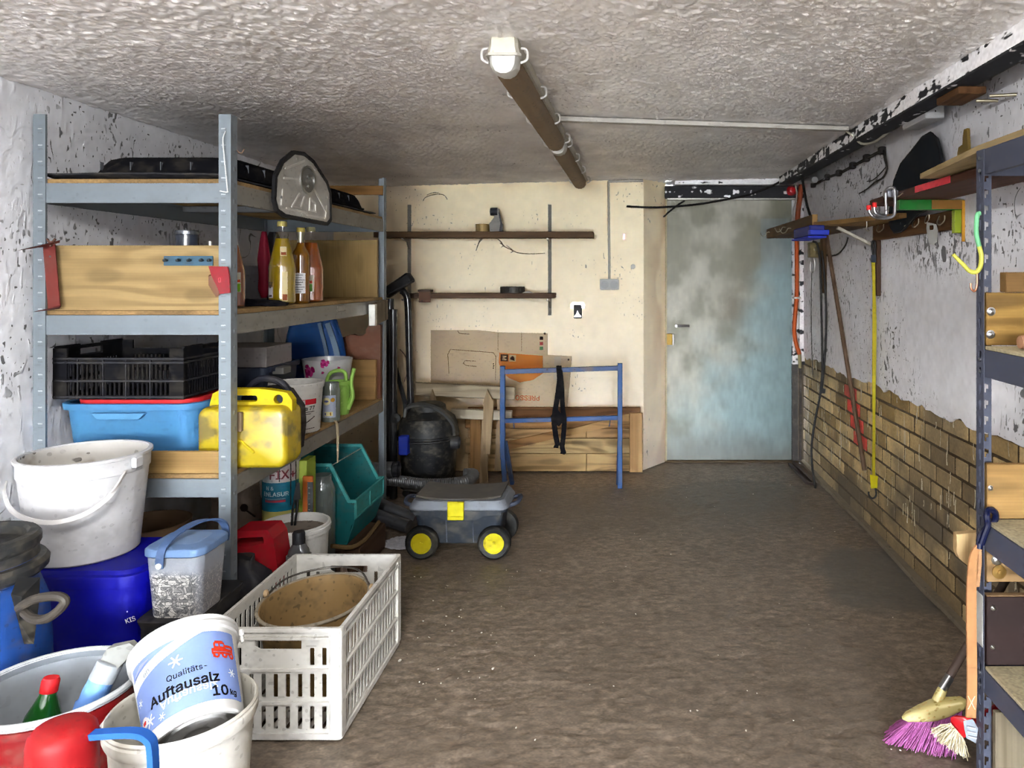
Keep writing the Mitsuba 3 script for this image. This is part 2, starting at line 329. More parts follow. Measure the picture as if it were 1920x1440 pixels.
struct('ceiling', relief(np.r_[-2.3, fine(-2.13, 1.40, .0058), 1.6], np.r_[Y0, -3, -1, 0, 1, fine(1.75, 3.2, .0055), fine(3.206, 5.6, .0075), 6.0], hceil, spray, .12), 'ceiling', 'grey sprayed rough-cast ceiling with dark dust', smooth=True)
struct('wall_left', box(-2.32, XL, Y0, 6, 0, 2.3), 'plaster', 'white plaster wall with black specks')
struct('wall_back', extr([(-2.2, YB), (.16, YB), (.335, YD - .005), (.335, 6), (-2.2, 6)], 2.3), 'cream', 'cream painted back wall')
struct('wall_front', cat(box(-2.32, -2.0, Y0 - .15, Y0, 0, 2.3), box(1.28, 1.6, Y0 - .15, Y0, 0, 2.3), box(-2.32, 1.6, Y0 - .15, Y0, 2.08, 2.4)), 'plaster')
# right wall: bricks below, plaster above with a broken lower edge
struct('wall_right', box(1.4005, 1.6, Y0, 6, 0, .86), ('matte', (70, 60, 48), .6), 'wall of brick below and speckled white plaster above')
ys = np.arange(Y0, 6.01, .05); pts = [(Y0, 2.3)] + [(y, .822 + .05 * (meshkit.fbm(np.array([y * 5, 0, 0]), 3) - .5) + .012 * rng.uniform(-1, 1)) for y in ys] + [(6, 2.3)]
scene['wall_right__plaster'] = ply(extr(pts, .21, YZ(1.384)), 'plaster', False)
def bricks():
    h, L, j = .0833, .25, .0125
    for r in range(10):
        y = 2.32 + (0.0, .0625)[r % 2]; k = 0
        while y < 5.74:
            l = L if (k + r // 2) % 3 else L / 2
            z0 = r * h + .004; c = rng.uniform(-.15, 1.15); d = rng.uniform(-.004, .004)
            b = box(1.3955 + d * .3, 1.42, y + .0085, min(y + l, 5.745) - .0085, z0 + j / 2, z0 + h - j / 2, .003)
            b.vertices[:, 1:] += rng.uniform(-.002, .002, 2)
            yc, zc = y + l / 2, z0 + h / 2
            red = 2. if abs(yc - 4.35 - (zc - .5) * .6) < .1 and (.42 < zc < .55 or .62 < zc < .72 or .55 < zc < .62) else 0.
            scene[numbered('wall_right__brick')] = mikit.ply(b, 'm_brick', smooth=False, uv=np.tile([c, red], (len(b.vertices), 1)))
            y += l; k += 1
bricks()
drips = []
for _ in range(150):
    y, z = rng.uniform(2.6, 5.6), rng.uniform(.25, .84); l = rng.uniform(.02, .09); w = rng.uniform(.0008, .0024)
    drips.append(tube([(1.3925, y, z), (1.3925, y + rng.uniform(-.004, .004), z - l * .5), (1.3925, y + rng.uniform(-.006, .006), z - l)], [w, w * .7, w * 1.2], 5, 3))
part('wall_right', 'paint_drips', cat(drips), ('matte', (226, 216, 190), .1), 'white paint drips on the bricks', kind='stuff')
part('wall_right', 'mortar_skirt', jitter(trimesh.creation.box(bounds=[[1.36, 2.3, 0], [1.40, 5.72, .022]]).subdivide().subdivide().subdivide().subdivide(), .008, 14), ('matte', (120, 110, 95), .6))
# the steel door, its frame and lintel
struct('door_1', box(.345, 1.305, YD, YD + .04, .012, 2.012, .002), 'door', 'steel door with worn light blue paint and scuffed cream patches')
k = 'door_1'
part(k, 'handle', cat(tube([(.42, YD - .045, 1.045), (.36 + .09, YD - .047, 1.046), (.50, YD - .045, 1.046), (.515, YD - .042, 1.044)], .0095, 10), rod((.417, YD, 1.045), (.417, YD - .05, 1.045), .010)), ('chrome', (222, 220, 226), .05), 'light metal lever handle')
part(k, 'lock', cat(box(.345, .385, YD - .035, YD + .001, .90, .985, .003), box(.372, .395, YD - .028, YD - .004, .905, .975, .003)), ('satin', (176, 140, 62), .3), 'brass-coloured lock case')
part(k, 'lock_edge', box(.386, .40, YD - .038, YD, .898, .982, .003), ('satin', (225, 225, 225), .1))
scene['door_1__frame'] = peel(cat(box(1.308, 1.392, YD - .02, YD + .2, .75, 2.015), box(1.352, 1.392, YD - .06, YD - .02, .75, 2.0)), .40)
part(k, 'frame_foot', cat(box(1.308, 1.352, YD - .02, YD + .2, 0, .75), box(1.352, 1.372, YD - .05, YD - .02, 0, .75, .003)), ('satin', (46, 42, 40), .6))
part(k, 'sill', box(.33, 1.36, YD - .03, YD + .1, 0, .01), ('matte', (82, 68, 52), .7))
part(k, 'frame_strip', box(.333, .345, YD - .02, YD + .05, .0, 2.012), ('satin', (168, 150, 112), .5))
struct('trim_1', box(.3, 1.40, YD - .06, YD + .2, 2.022, 2.118), ('satin', (30, 30, 31), .3), 'black steel lintel with flaking white paint')
scene['trim_1'] = peel(box(.328, 1.40, YD - .06, YD + .2, 2.022, 2.112, .002), .655)
scene['trim_1__upper_flange'] = peel(box(.40, 1.40, YD - .10, YD + .2, 2.118, 2.19, .002), .30)
part('trim_1', 'lower_edge', box(.345, 1.36, YD - .05, YD + .1, 2.008, 2.021), ('metal', (150, 148, 140), .5))
# steel rail along the ceiling
struct('trim_2', box(1.17, 1.255, 1.0, 5.5, 2.0, 2.1), 'cream', 'steel ceiling rail with flaking white and black paint')
b = trimesh.creation.box(bounds=[[1.17, .6, 2.112], [1.182, 5.55, 2.19]]); scene['trim_2'] = peel(b, .42, .09)
scene['trim_2__lower_flange'] = peel(box(1.17, 1.262, .6, 5.55, 2.104, 2.114, .001), .70)
part('trim_2', 'wall_batten', cat(box(1.30, 1.384, 2.0, 5.5, 2.165, 2.20, .004), box(1.268, 1.30, 2.6, 5.5, 2.15, 2.2, .004)), ('woody', (120, 108, 92), .8))
# conduit on the ceiling between lamp and wall

# ------------------------------------------------------------------ ceiling lamps
def batten(y0, y1, lit, label):
    k = thing('ceiling_lamp', label, 'lamp', group='tube lamps on the ceiling')
    n = 6
    x0, x1 = -.385 + .025 * y0, -.385 + .025 * y1 
    zc = lambda y: hceil(-.33, y)
    def sweep(sec, ya, yb, mat, name, lab=None):      # section (x, z below ceiling) swept along the lamp
        A, B = ya, yb
        xa, xb = -.412 + .0245 * A, -.412 + .0245 * B
        ring = lambda x, y, s: [[x + a * s, y, zc(y) - b] for a, b in sec]
        L = B - A
        v = ring(xa, A, .8) + ring(xa + .1 * (xb - xa) * .1, A + .012, 1.) + ring(xb, B - .012, 1.) + ring(xb, B, .8)
        m = len(sec); f = list(grid_faces(4, m, True)); v += [np.mean(v[:m], 0), np.mean(v[3 * m:], 0)]
        f += [[4 * m, (j + 1) % m, j] for j in range(m)] + [[4 * m + 1, 3 * m + j, 3 * m + (j + 1) % m] for j in range(m)]
        return part(k, name, trimesh.Trimesh(v, f, process=False), mat, lab)
    hou = [(-.042, -.004), (-.044, .03), (-.050, .052), (.050, .052), (.044, .03), (.042, -.004)]
    dif = [(-.044, .054), (-.041, .085), (-.030, .103), (-.012, .110), (.012, .110), (.030, .103), (.041, .085), (.044, .054)]
    sweep(hou, y0, y1, ('satin', (226, 220, 200), .25), 'housing', 'off-white housing')
    sweep([(-.054, .050), (-.054, .058), (.054, .058), (.054, .050)], y0 - .003, y1 + .003, ('satin', (205, 200, 186), .3), 'gasket')
    if not lit:
        dkey = sweep(dif, y0 + .075, y1 - .02, ('satin', (112, 92, 70), .6), 'diffuser', 'dirty brown diffuser')
        sweep(dif, y0 + .004, y0 + .073, ('satin', (232, 230, 220), .12), 'end_cap', 'end of the diffuser painted pale as if lit')  # lamplight on the near end is put into this pale colour
    for q, y in enumerate(np.linspace(y0 + .03, y1 - .03, 4)):
        for s in (-1, 1):
            xm = -.412 + .0245 * y + s * .054
            part(k, 'clip', tube([(xm - s * .004, y, zc(y) - .028), (xm + s * .013, y, zc(y) - .034), (xm + s * .014, y, zc(y) - .062), (xm - s * .006, y, zc(y) - .073)], .0042, 6, 4), ('satin', (236, 234, 228), .05))
    return k
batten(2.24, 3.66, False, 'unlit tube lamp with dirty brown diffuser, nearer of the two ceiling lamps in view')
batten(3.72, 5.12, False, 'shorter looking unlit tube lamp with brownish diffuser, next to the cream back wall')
k = batten(-.50, .88, True, 'lit tube lamp on the ceiling nearest the garage door')
for s in (-.016, .016):
    xa, xb = -.412 + .0245 * -.46 + s, -.412 + .0245 * .84 + s
    kk = numbered(k + '__tube')
    scene[kk] = mikit.ply(tube([(xa, -.46, hceil(-.33, -.46) - .075), (xb, .84, hceil(-.33, .84) - .075)], .013, 12, straight=True), 'm_matte', smooth=True,
                          uv=np.tile([float(pack((240, 240, 240))), 0.], (26, 1)), emitter={'type': 'area', 'radiance': {'type': 'rgb', 'value': [LAMP, LAMP * .97, LAMP * .93]}})
zz = lambda x, y: hceil(x, y)
pa = [(-.28, 3.35), (.35, 3.52), (1.12, 3.72)]
k = thing('cable_duct', 'white flat cable duct across the ceiling from lamp to right wall', 'cable duct', cat([obar((a[0], a[1], zz(*a) - .018), (b[0], b[1], zz(*b) - .018), .042, .020) for a, b in zip(pa[:-1], pa[1:])]), ('satin', (214, 210, 200), .25))

# ------------------------------------------------------------------ the galvanised shelving unit on the left
RX0, RX1, RY0, RY1 = -2.066, -1.372, 2.62, 4.35
GAL = ('galv', (116, 124, 131), .15)
def perforated(w, h0, h1, step=.115, first=.03):
    p = sbox(0, h0, w, h1); holes = []
    z = h1 - first
    while z > h0 + .02:
        holes.append(sbox(w * .42, z - .010, w * .78, z + .010)); z -= step / 2
    return p
rack = thing('shelving_unit', 'tall galvanised steel shelving unit with chipboard shelves by the left wall', 'shelf')
top = 1.994
for cx, sx in ((RX0, 1), (RX1, -1)):
    for cy, sy in ((RY0, 1), (RY1, -1)):
        A = extr(perforated(.043, 0.0, top), .0018, frame((cx, cy, 0), (sx, 0, 0), (0, 0, 1), (0, sy, 0)) if sx * sy < 0 else frame((cx, cy + sy * .0018, 0), (sx, 0, 0), (0, 0, 1), (0, -sy, 0)))
        B = extr(perforated(.044, 0.0, top), .0018, frame((cx, cy, 0), (0, sy, 0), (0, 0, 1), (sx, 0, 0)) if sx * sy > 0 else frame((cx + sx * .0018, cy, 0), (0, sy, 0), (0, 0, 1), (-sx, 0, 0)))
        lips = [box(cx + sx * .0415, cx + sx * .043, cy, cy + sy * .009, 0, top), box(cx, cx + sx * .009, cy + sy * .0425, cy + sy * .044, 0, top)]
        z = top - .045; tabs = []
        while z > .05:
            tabs.append(box(cx + sx * .018, cx + sx * .0335, cy - sy * .0022, cy + sy * .001, z - .009, z - .004)); z -= .0575
        k = part(rack, 'post', cat(A, B, lips), GAL)
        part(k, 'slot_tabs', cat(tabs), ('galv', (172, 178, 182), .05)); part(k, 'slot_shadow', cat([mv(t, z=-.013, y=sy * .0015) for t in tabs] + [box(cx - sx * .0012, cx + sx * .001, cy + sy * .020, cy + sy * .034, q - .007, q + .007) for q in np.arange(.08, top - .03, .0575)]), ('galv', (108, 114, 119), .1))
def cbeam(x0, x1, y0, y1, zt, zb):
    if not y1:   # front or rear beam
        s = 1 if y0 < 3.5 else -1
        return cat(box(x0, x1, y0, y0 + s * .002, zb, zt), box(x0, x1, y0, y0 + s * .028, zt - .002, zt), box(x0, x1, y0, y0 + s * .016, zb, zb + .002))
    s = 1 if x0 < -1.7 else -1
    return cat(box(x0, x0 + s * .002, y0, y1, zb, zt), box(x0, x0 + s * .028, y0, y1, zt - .002, zt), box(x0, x0 + s * .016, y0, y1, zb, zb + .002))
SHELF = [(1.752, 1.683), (1.288, 1.219), (.712, .648)]
for zt, zb in SHELF:
    part(rack, 'beam', cbeam(RX0 + .04, RX1 - .035, RY0 + .004, 0, zt, zb), GAL)
    part(rack, 'beam', cbeam(RX0 + .04, RX1 - .035, RY1 - .004, 0, zt, zb), GAL)
    m = cbeam(RX1 - .003, RX1 - .003, RY0 + .04, RY1 - .04, zt, zb)
    if abs(zt - 1.288) < .01:
        m = cat(m, box(RX1 - .004, RX1 + .0005, 3.60, 3.72, zt - .035, zt - .004, .002))
    part(rack, 'beam', m, ('galv', (124, 120, 112), .45))
    part(rack, 'beam', cbeam(RX0 + .003, RX0 + .003, RY0 + .04, RY1 - .04, zt, zb), GAL)
    part(rack, 'crossbar', box(RX0 + .03, RX1 - .03, 3.46, 3.50, zt - .03, zt - .002, .002), ('metal', (120, 122, 124), .4))
    part(rack, 'board', box(RX0 + .012, RX1 - .012, RY0 + .012, RY1 - .012, zt + .0005, zt + .016, .001), ('chip', (188, 150, 98), .6))
Z1, Z2, Z3 = [a + .0165 for a, b in SHELF]
# boards standing on the shelves
thing('plywood_board', 'pale plywood board standing along the front edge of the middle shelf', 'board', box(-2.035, -1.418, RY0 + .016, RY0 + .028, Z2, 1.534, .001), ('woodx', (206, 174, 120), .55))
thing('plywood_board', 'plywood board standing at the back of the middle shelf beside the juice bottles', 'board', box(-2.0, -1.40, 4.27, 4.29, Z2, 1.632, .001), ('woodz', (208, 172, 112), .4))
thing('wooden_plank', 'low pale plank standing along the front of the lowest shelf under the yellow canister', 'plank', box(-1.99, -1.418, RY0 + .016, RY0 + .034, Z3, .806, .002), ('woodx', (204, 164, 104), .35))
thing('wooden_plank', 'short pale plank standing at the back of the lowest shelf behind the green watering can', 'plank', box(-1.96, -1.385, 4.20, 4.225, Z3, .955, .002), ('woodx', (200, 156, 98), .5))
thing('wooden_plank', 'brown slat screwed between the rear posts above the top shelf', 'plank', box(-1.95, -1.374, 4.292, 4.304, 1.893, 1.946, .002), ('woodx', (176, 128, 74), .8))
thing('wooden_plank', 'brown stained panel behind the flower pot and blue bag on the lowest shelf', 'plank', box(-2.0, -1.42, 4.275, 4.29, Z3, 1.02, .002), ('woodx', (84, 50, 28), .5))

# ---- on the top shelf
def tray():
    k = thing('boot_tray', 'black plastic car boot tray lying on the top shelf', 'tray')
    y0, y1, x0, x1 = 2.72, 4.10, -1.96, -1.40; cx, cy = (x0 + x1) / 2, (y0 + y1) / 2; hx, hy = (x1 - x0) / 2, (y1 - y0) / 2
    secs = [(Z1 + .018, hx, hy, .05), (Z1 + .024, hx, hy, .05), (Z1 + .028, hx * .97, hy * .985, .06), (Z1 + .062, hx * .95, hy * .97, .08), (Z1 + .088, hx * .90, hy * .95, .09), (Z1 + .098, hx * .80, hy * .92, .08), (Z1 + .100, hx * .70, hy * .86, .07)]
    part(k, 'shell', loft(secs, 6, (True, True), (cx, cy, 0)), ('matte', (22, 22, 25), .2), smooth=50)
    ribs = [box(x0 + .05 + .11 * i, x0 + .0525 + .11 * i, y0 + .012, y0 + .030, Z1 + .045, Z1 + .075) for i in range(5)] + [box(x1 - .022, x1 - .010, y0 + .1 + .13 * i, y0 + .103 + .13 * i, Z1 + .045, Z1 + .075) for i in range(9)]
    part(k, 'rib', cat(ribs), ('satin', (84, 86, 90), .1))
tray()
xs = np.linspace(-2.05, -1.385, 20); ys_ = np.linspace(2.645, 4.2, 30)
thing('rubber_mat', 'black rubber mat with a curled corner lying under the boot tray', 'mat',
      slab_grid(xs, ys_, lambda x, y: Z1 + .001 + .009 * meshkit.fbm(np.array([x * 7, y * 5, 2.]), 2) + .011 * (1 if y < 2.67 else 0), .006), ('matte', (40, 41, 42), .5))
def cover():
    k = thing('speaker_cover', 'grey metal cover plate with black rubber rim hanging on the edge of the top shelf', 'cover plate')
    M = frame((-1.352, 3.16, 1.80), (.08, .9968, 0), (-.0, 0, 1), (.9968, -.08, 0))
    base = Polygon([(-.225, -.075), (-.205, -.112), (-.15, -.128), (.205, -.135), (.235, -.115), (.232, .0), (.20, .045), (.08, .118), (-.0, .138), (-.08, .132), (-.165, .082), (-.215, .02)]).buffer(.012, 4).buffer(-.004, 4)
    part(k, 'plate', extr(base.buffer(-.008), .007, M), ('galv', (206, 202, 194), .3))
    part(k, 'rubber_rim', extr(base.buffer(.004).difference(base.buffer(-.012)), .013, mvM(M, z=-.003)), ('satin', (22, 22, 24), .1))
    ring = Point(0, 0).buffer(.064, 16)
    el = shapely.affinity.scale(ring, 1.0, .98); el = shapely.affinity.translate(el, .03, .035)
    part(k, 'ring', extr(el.difference(el.buffer(-.010)), .012, M), ('chrome', (215, 214, 210), .1))
    part(k, 'disc', extr(el.buffer(-.010), .0085, M), ('metal', (120, 118, 115), .3))
    ribs = [LineString([(-.15, .06), (-.06, .09), (.0, .115)]), LineString([(-.17, -.03), (-.18, -.09)]), LineString([(-.14, -.10), (.02, -.105), (.03, -.115), (.19, -.115), (.2, -.06)]), LineString([(.09, -.0), (.2, -.09)]),
            LineString([(-.04, -.03), (-.10, -.09), (-.03, -.09), (.0, -.04)]), LineString([(.05, -.04), (.045, -.09), (.1, -.095), (.1, -.06), (.05, -.04)]), LineString([(-.16, .02), (-.05, .03)])]
    part(k, 'pressed_ribs', extr(unary_union([r.buffer(.0045) for r in ribs]), .0105, M), ('galv', (236, 232, 224), .1))
    dots = unary_union([shapely.affinity.translate(Point(0, 0).buffer(.006), *q) for q in [(-.17, .06), (-.06, .112), (.10, .09), (.2, -.02), (.18, -.118), (-.02, -.118), (-.185, -.06), (.03, .05), (.045, .045), (.03, .01)]])
    part(k, 'bolt', extr(dots, .011, M), ('chrome', (225, 225, 222), .05))
def mvM(M, x=0, y=0, z=0): return M @ trimesh.transformations.translation_matrix([x, y, z])
cover()
pts = [P(423, 246, 2.612), P(418, 262, 2.607), P(421, 300, 2.606), P(426, 352, 2.607), P(426, 360, 2.608), P(412, 358, 2.602)]
thing('wire_hook', 'white bent wire hook hanging on the front post of the shelving unit', 'hook', tube(pts, .0022, 6, 5), ('satin', (224, 226, 224), .1))
pts = [P(441, 232, 2.655), P(440, 262, 2.66), P(443, 280, 2.66), P(452, 287, 2.66), P(458, 280, 2.66)]
thing('wire_hook', 'thin brown wire hook on the side of the front post near the ceiling', 'hook', tube(pts, .0016, 6, 5), ('satin', (120, 92, 70), .2))

# ---- tools hung on the front edge of the middle shelf
k = thing('hook_rail', 'small blue metal hook rail with four pegs on the plywood board', 'hook rail')
y = RY0 + .012
part(k, 'plate', extr(rpoly(X(307, y), X(399, y), Z(498, y), Z(480, y), .003), .003, XZ(y + .003)), ('satin', (58, 84, 100), .35))
for u in (313, 337, 357, 380, 395):
    part(k, 'peg', tube([P(u, 488, y), P(u, 488, y) + V(0, -.018, -.001), P(u + 5, 489, y) + V(0, -.022, .004)], .0045, 8, 4), ('metal', (60, 70, 78), .3))
k = thing('red_bracket', 'rust-red steel bracket with two sharp prongs clamped on the left post', 'bracket')
y = RY0 - .006
plate = [(X(82, y), Z(463, y)), (X(104, y), Z(458, y)), (X(114, y), Z(576, y)), (X(92, y), Z(580, y))]
RED1 = ('satin', (88, 38, 34), .35)
part(k, 'plate', extr(plate, .004, XZ(y)), RED1)
part(k, 'prong', hull([P(32, 470, 2.50), P(113, 450, y), P(112, 455, y), P(82, 463, y), P(60, 465, 2.56), P(80, 462, y - .03), P(112, 452, y - .03)]), RED1)
part(k, 'prong', hull([P(62, 585, 2.52), P(114, 572, y), P(112, 579, y), P(92, 580, y), P(92, 582, y - .03), P(112, 575, y - .03)]), RED1)
part(k, 'wing_nut', cat(tube([P(88, 448, y - .01), P(95, 456, y - .01), P(104, 448, y - .01)], .004, 6, 3), rod(P(95, 452, y - .01), P(95, 462, y - .01), .005)), ('metal', (90, 62, 52), .4))
part(k, 'rivet', rod(P(94, 481, y - .001), P(94, 481, y - .006), .004), ('metal', (50, 36, 34), .2))
k = thing('red_bracket', 'bright red steel bracket clamped on the front post above the middle shelf', 'bracket')
y = RY0 - .012; RED2 = ('gloss', (124, 24, 34), .12)
part(k, 'plate', extr([(X(393, y), Z(499, y)), (X(428, y), Z(500, y)), (X(432, y), Z(520, y)), (X(433, y), Z(549, y)), (X(414, y), Z(551, y)), (X(410, y), Z(540, y)), (X(399, y), Z(518, y))], .008, XZ(y)), RED2)
part(k, 'back_plate', hull([P(392, 515, y + .007), P(402, 515, y + .007), P(411, 549, y + .007), P(405, 557, y), P(391, 535, y), P(391, 518, y), P(413, 552, y), P(413, 552, y + .007)]), ('satin', (92, 60, 44), .4))
part(k, 'emblem', extr(shapely.affinity.translate(sbox(-.004, -.008, .004, .008).difference(sbox(-.0025, -.0065, .0025, .0065)), X(414, y), Z(525, y)), .0006, XZ(y - .008)), ('satin', (200, 90, 96), .1))

# ---- behind the front plywood: a small tin in a hidden stack
k = thing('glass_jar', 'dark glass jar with shiny rim peeping over the front plywood board', 'jar')
c = (X(351, 2.78), 2.78, Z2)
part(k, 'body', lathe([(0, .0), (.038, 0), (.038, .278), (.036, .284), (.033, .28), (.033, .01), (0, .01)], 32, c), ('gloss', (28, 32, 40), .05))
part(k, 'lid', lathe([(0, .2905), (.039, .2905), (.040, .286), (.040, .276), (.0385, .274)], 32, c), ('chrome', (120, 124, 130), .1))
thing('spray_can', 'white-tipped can standing behind the front plywood board by the post', 'can', lathe([(0, 0), (.03, 0), (.03, .21), (.014, .232), (.006, .234), (.006, .252), (0, .253)], 24, (X(394, 2.8), 2.8, Z2)), ('gloss', (210, 208, 204), .1))

# ---- bottles
scene['m_glass'] = {'type': 'thindielectric', 'int_ior': 1.9}
scene['m_glassdark'] = bs(base_color=TINT, roughness=.08, specular=.6)
def juice(u, vb, y, hh, liquid, cap, label, key, labs, lvl=.80):
    k = thing(key, label, 'bottle', group='juice bottles on the middle shelf')
    zb = Z2; c = (X(u, y), y, zb); s = hh / .335
    prof = [(.030, 0), (.050, .004), (.0535, .012), (.0535, .150), (.0520, .158), (.0475, .180), (.0225, .292), (.0165, .306), (.0165, .332)]
    prof = [(r * min(1, s * 1.0), z * s) for r, z in prof]
    rf = lambda z: np.interp(z, [q[1] for q in prof], [q[0] for q in prof])
    part(k, 'glass', lathe([(0, 0)] + prof, 40, c), 'glass', smooth=True)
    zl = lvl * hh; liq = [(0, .003)] + [(max(.001, r - .0022), z + .003) for r, z in prof if z < zl] + [(rf(zl) - .0022, zl), (0, zl)]
    part(k, 'juice', lathe(liq, 40, c), ('gloss', liquid, .0), 'juice filling')
    part(k, 'cap', lathe([(.0175 * s, .318 * s), (.0188 * s, .318 * s), (.0188 * s, .334 * s), (.017 * s, .338 * s), (0, .338 * s)], 32, c), ('satin', cap, .1), 'screw cap')
    for name, a0, z0, z1, w, col in labs:
        m = extr(sbox(-w / 2, z0, w / 2, z1), .0006)
        part(k, name, wrap(m, rf, c, .0006, a0, .012), ('satin', col, .05))
    return k, c, rf
yb = 3.17
k, c, rf = juice(529, 575, yb, .350, (150, 122, 20), (196, 180, 104), 'tall clear bottle of yellow juice with a gold cap, largest of the bottles', 'juice_bottle',
      [('label', -.55, .03, .075, .028, (226, 226, 230)), ('label', .62, .015, .14, .022, (222, 204, 150)), ('neck_label', .55, .205, .245, .025, (214, 196, 150))])
part(k, 'print', cat(wrap(mv(letters('III', .014, .0004, True), y=.088), rf, c, .0006, -.55), wrap(extr(sbox(-.010, .034, .010, .042), .0004), rf, c, .0014, -.55), wrap(extr(Point(0, .077).buffer(.007), .0004), rf, c, .0014, -.55)), ('satin', (50, 36, 40), 0))
part(k, 'print', cat(wrap(extr(sbox(-.009, .02, .009, .045), .0004), rf, c, .0014, .62), wrap(extr(sbox(-.009, .210, .010, .222), .0004), rf, c, .0014, .55)), ('satin', (130, 70, 44), 0))
def wine(u, y, hh):
    k = thing('glass_bottle', 'slim brown glass bottle with white label between the two juice bottles', 'bottle'); c = (X(u, y), y, Z2)
    prof = [(.030, 0), (.035, .005), (.036, .012), (.036, .19), (.033, .205), (.018, .23), (.0145, .245), (.0145, .292), (.016, .293), (.016, .300)]
    s = hh / .305; prof = [(r, z * s) for r, z in prof]; rf = lambda z: np.interp(z, [q[1] for q in prof], [q[0] for q in prof])
    part(k, 'glass', lathe([(0, 0)] + prof + [(0, .300 * s)], 36, c), ('glassdark', (92, 58, 16), 0))
    part(k, 'neck_foil', lathe([(.0155, .246 * s), (.0155, .29 * s), (.017, .291 * s)], 28, c), ('chrome', (176, 172, 150), .05))
    part(k, 'cap', lathe([(.0182, .288 * s), (.0182, .303 * s), (.017, .306 * s), (0, .306 * s)], 28, c), ('satin', (190, 168, 84), .1), 'gold screw cap')
    part(k, 'label', wrap(extr(sbox(-.030, .045, .030, .135), .0006), rf, c, .0008, .1), ('satin', (226, 228, 230), .03))
    t = [wrap(extr(sbox(-.026, .05 + .0105 * i, -.026 + .04 + .012 * ((i * 7) % 3) / 2, .0535 + .0105 * i), .0003), rf, c, .0016, .1) for i in range(8)]
    part(k, 'print', cat(t), ('satin', (120, 122, 126), 0))
wine(564, 3.32, .335)
k, c, rf = juice(583, 570, 3.46, .345, (142, 68, 14), (182, 176, 130), 'bottle of orange juice behind the slim brown bottle', 'juice_bottle', [('label', .35, .05, .125, .03, (224, 218, 200))])
part(k, 'print', cat(wrap(extr(sbox(-.014, .052, .008, .085), .0004), rf, c, .0014, .35)), ('satin', (84, 140, 50), 0)); part(k, 'print', wrap(extr(sbox(-.014, .088, .008, .1), .0004), rf, c, .0014, .35), ('satin', (190, 60, 40), 0))
k, c, rf = juice(434, 580, 2.86, .30, (142, 70, 14), (182, 170, 110), 'orange juice bottle half hidden behind the front post', 'juice_bottle', [('label', .75, .06, .135, .04, (214, 212, 190))])
part(k, 'print', wrap(extr(sbox(-.02, .062, .018, .092), .0004), rf, c, .0014, .75), ('satin', (120, 170, 40), 0)); part(k, 'print', wrap(extr(sbox(-.02, .098, .018, .108), .0004), rf, c, .0014, .75), ('satin', (196, 70, 40), 0))
# grey panel and red plastic canister behind the bottles
thing('grey_box', 'plain grey box standing behind the juice bottles', 'box', box(-1.98, -1.74, 3.35, 3.75, Z2, 1.475, .006), ('matte', (120, 120, 124), .3))
k = thing('umbrella', 'dark red and black folded umbrella standing behind the yellow juice bottle', 'umbrella')
part(k, 'canopy', loft([(Z2 + .02, .012, .012, .01), (Z2 + .06, .026, .022, .02), (Z2 + .12, .022, .02, .018), (Z2 + .2, .028, .024, .02), (Z2 + .28, .018, .016, .012), (Z2 + .33, .010, .010, .008)], 5, at=(X(495, 3.5), 3.5, 0)), ('satin', (112, 18, 38), .1), smooth=50)
part(k, 'cover', loft([(Z2, .02, .03, .01), (Z2 + .30, .024, .03, .012), (Z2 + .335, .015, .02, .01)], 5, at=(X(513, 3.62), 3.62, 0)), ('satin', (28, 26, 30), .1))
m = loft([(Z2 + .0005, .11, .05, .03), (Z2 + .012, .115, .055, .03), (Z2 + .022, .08, .035, .02), (Z2 + .028, .04, .018, .01)], 5)
m = jitter(trimesh.Trimesh(*trimesh.remesh.subdivide_to_size(m.vertices, m.faces, .012)), .006, 30); m.vertices[:, 2] = np.maximum(m.vertices[:, 2], Z2 + .0008)
thing('work_glove', 'crumpled black work glove lying in front of the yellow juice bottle', 'glove', mv(rot(m, 12, (0, 0, 1)), X(482, 3.02), 3.02, 0), ('matte', (22, 22, 26), .2))
# weathered block on the rear end of the beam
k = thing('wooden_block', 'small weathered wood block with silver tape at the rear end of the middle shelf edge', 'block')
part(k, 'block', hull([(x, y, z + (y - 4.06) * .1) for x in (-1.3685, -1.335) for y in (4.06, 4.26) for z in (1.16, 1.272)]), ('woodz', (120, 106, 86), 1.))
part(k, 'tape', box(-1.3685, -1.331, 4.03, 4.061, 1.156, 1.274, .003), ('metal', (226, 224, 214), .25), 'silver tape')

# ------------------------------------------------------------------ on the lowest shelf
def tub(name, label, cat_, secs, at, mat, lipmat=None, smooth=40):
    return thing(name, label, cat_, loft(secs, 6, (True, True), at), mat, smooth=smooth)
# light blue tub with a red one nested in it
zc, cx, cy = Z3, -1.785, 2.885
def openbox(h, hx0, hy0, hx1, hy1, r, lip, t=.003, drop=.022):
    return [(0, hx0, hy0, r * .8), (h - drop, hx1, hy1, r), (h - drop, hx1 + lip, hy1 + lip, r + lip), (h - .003, hx1 + lip + .002, hy1 + lip + .002, r + lip), (h, hx1 + lip, hy1 + lip, r + lip), (h, hx1 - t * 1, hy1 - t, r), (t + .001, hx0 - t, hy0 - t, r * .8)]
k = thing('storage_tub', 'light blue plastic tub on the lowest shelf with a red tub inside', 'tub')
part(k, 'body', loft(openbox(.237, .228, .165, .245, .195, .07, .015), 7, (True, True), (cx, cy, zc)), ('satin', (66, 116, 162), .12), smooth=40)
part(k, 'handle_lip', extr(Polygon([(-.095, .205), (.095, .205), (.075, .184), (-.075, .184)]), .016, frame((cx - .02, cy - .196, zc), (1, 0, 0), (0, 0, 1), (0, -1, 0))), ('satin', (80, 132, 178), .1))
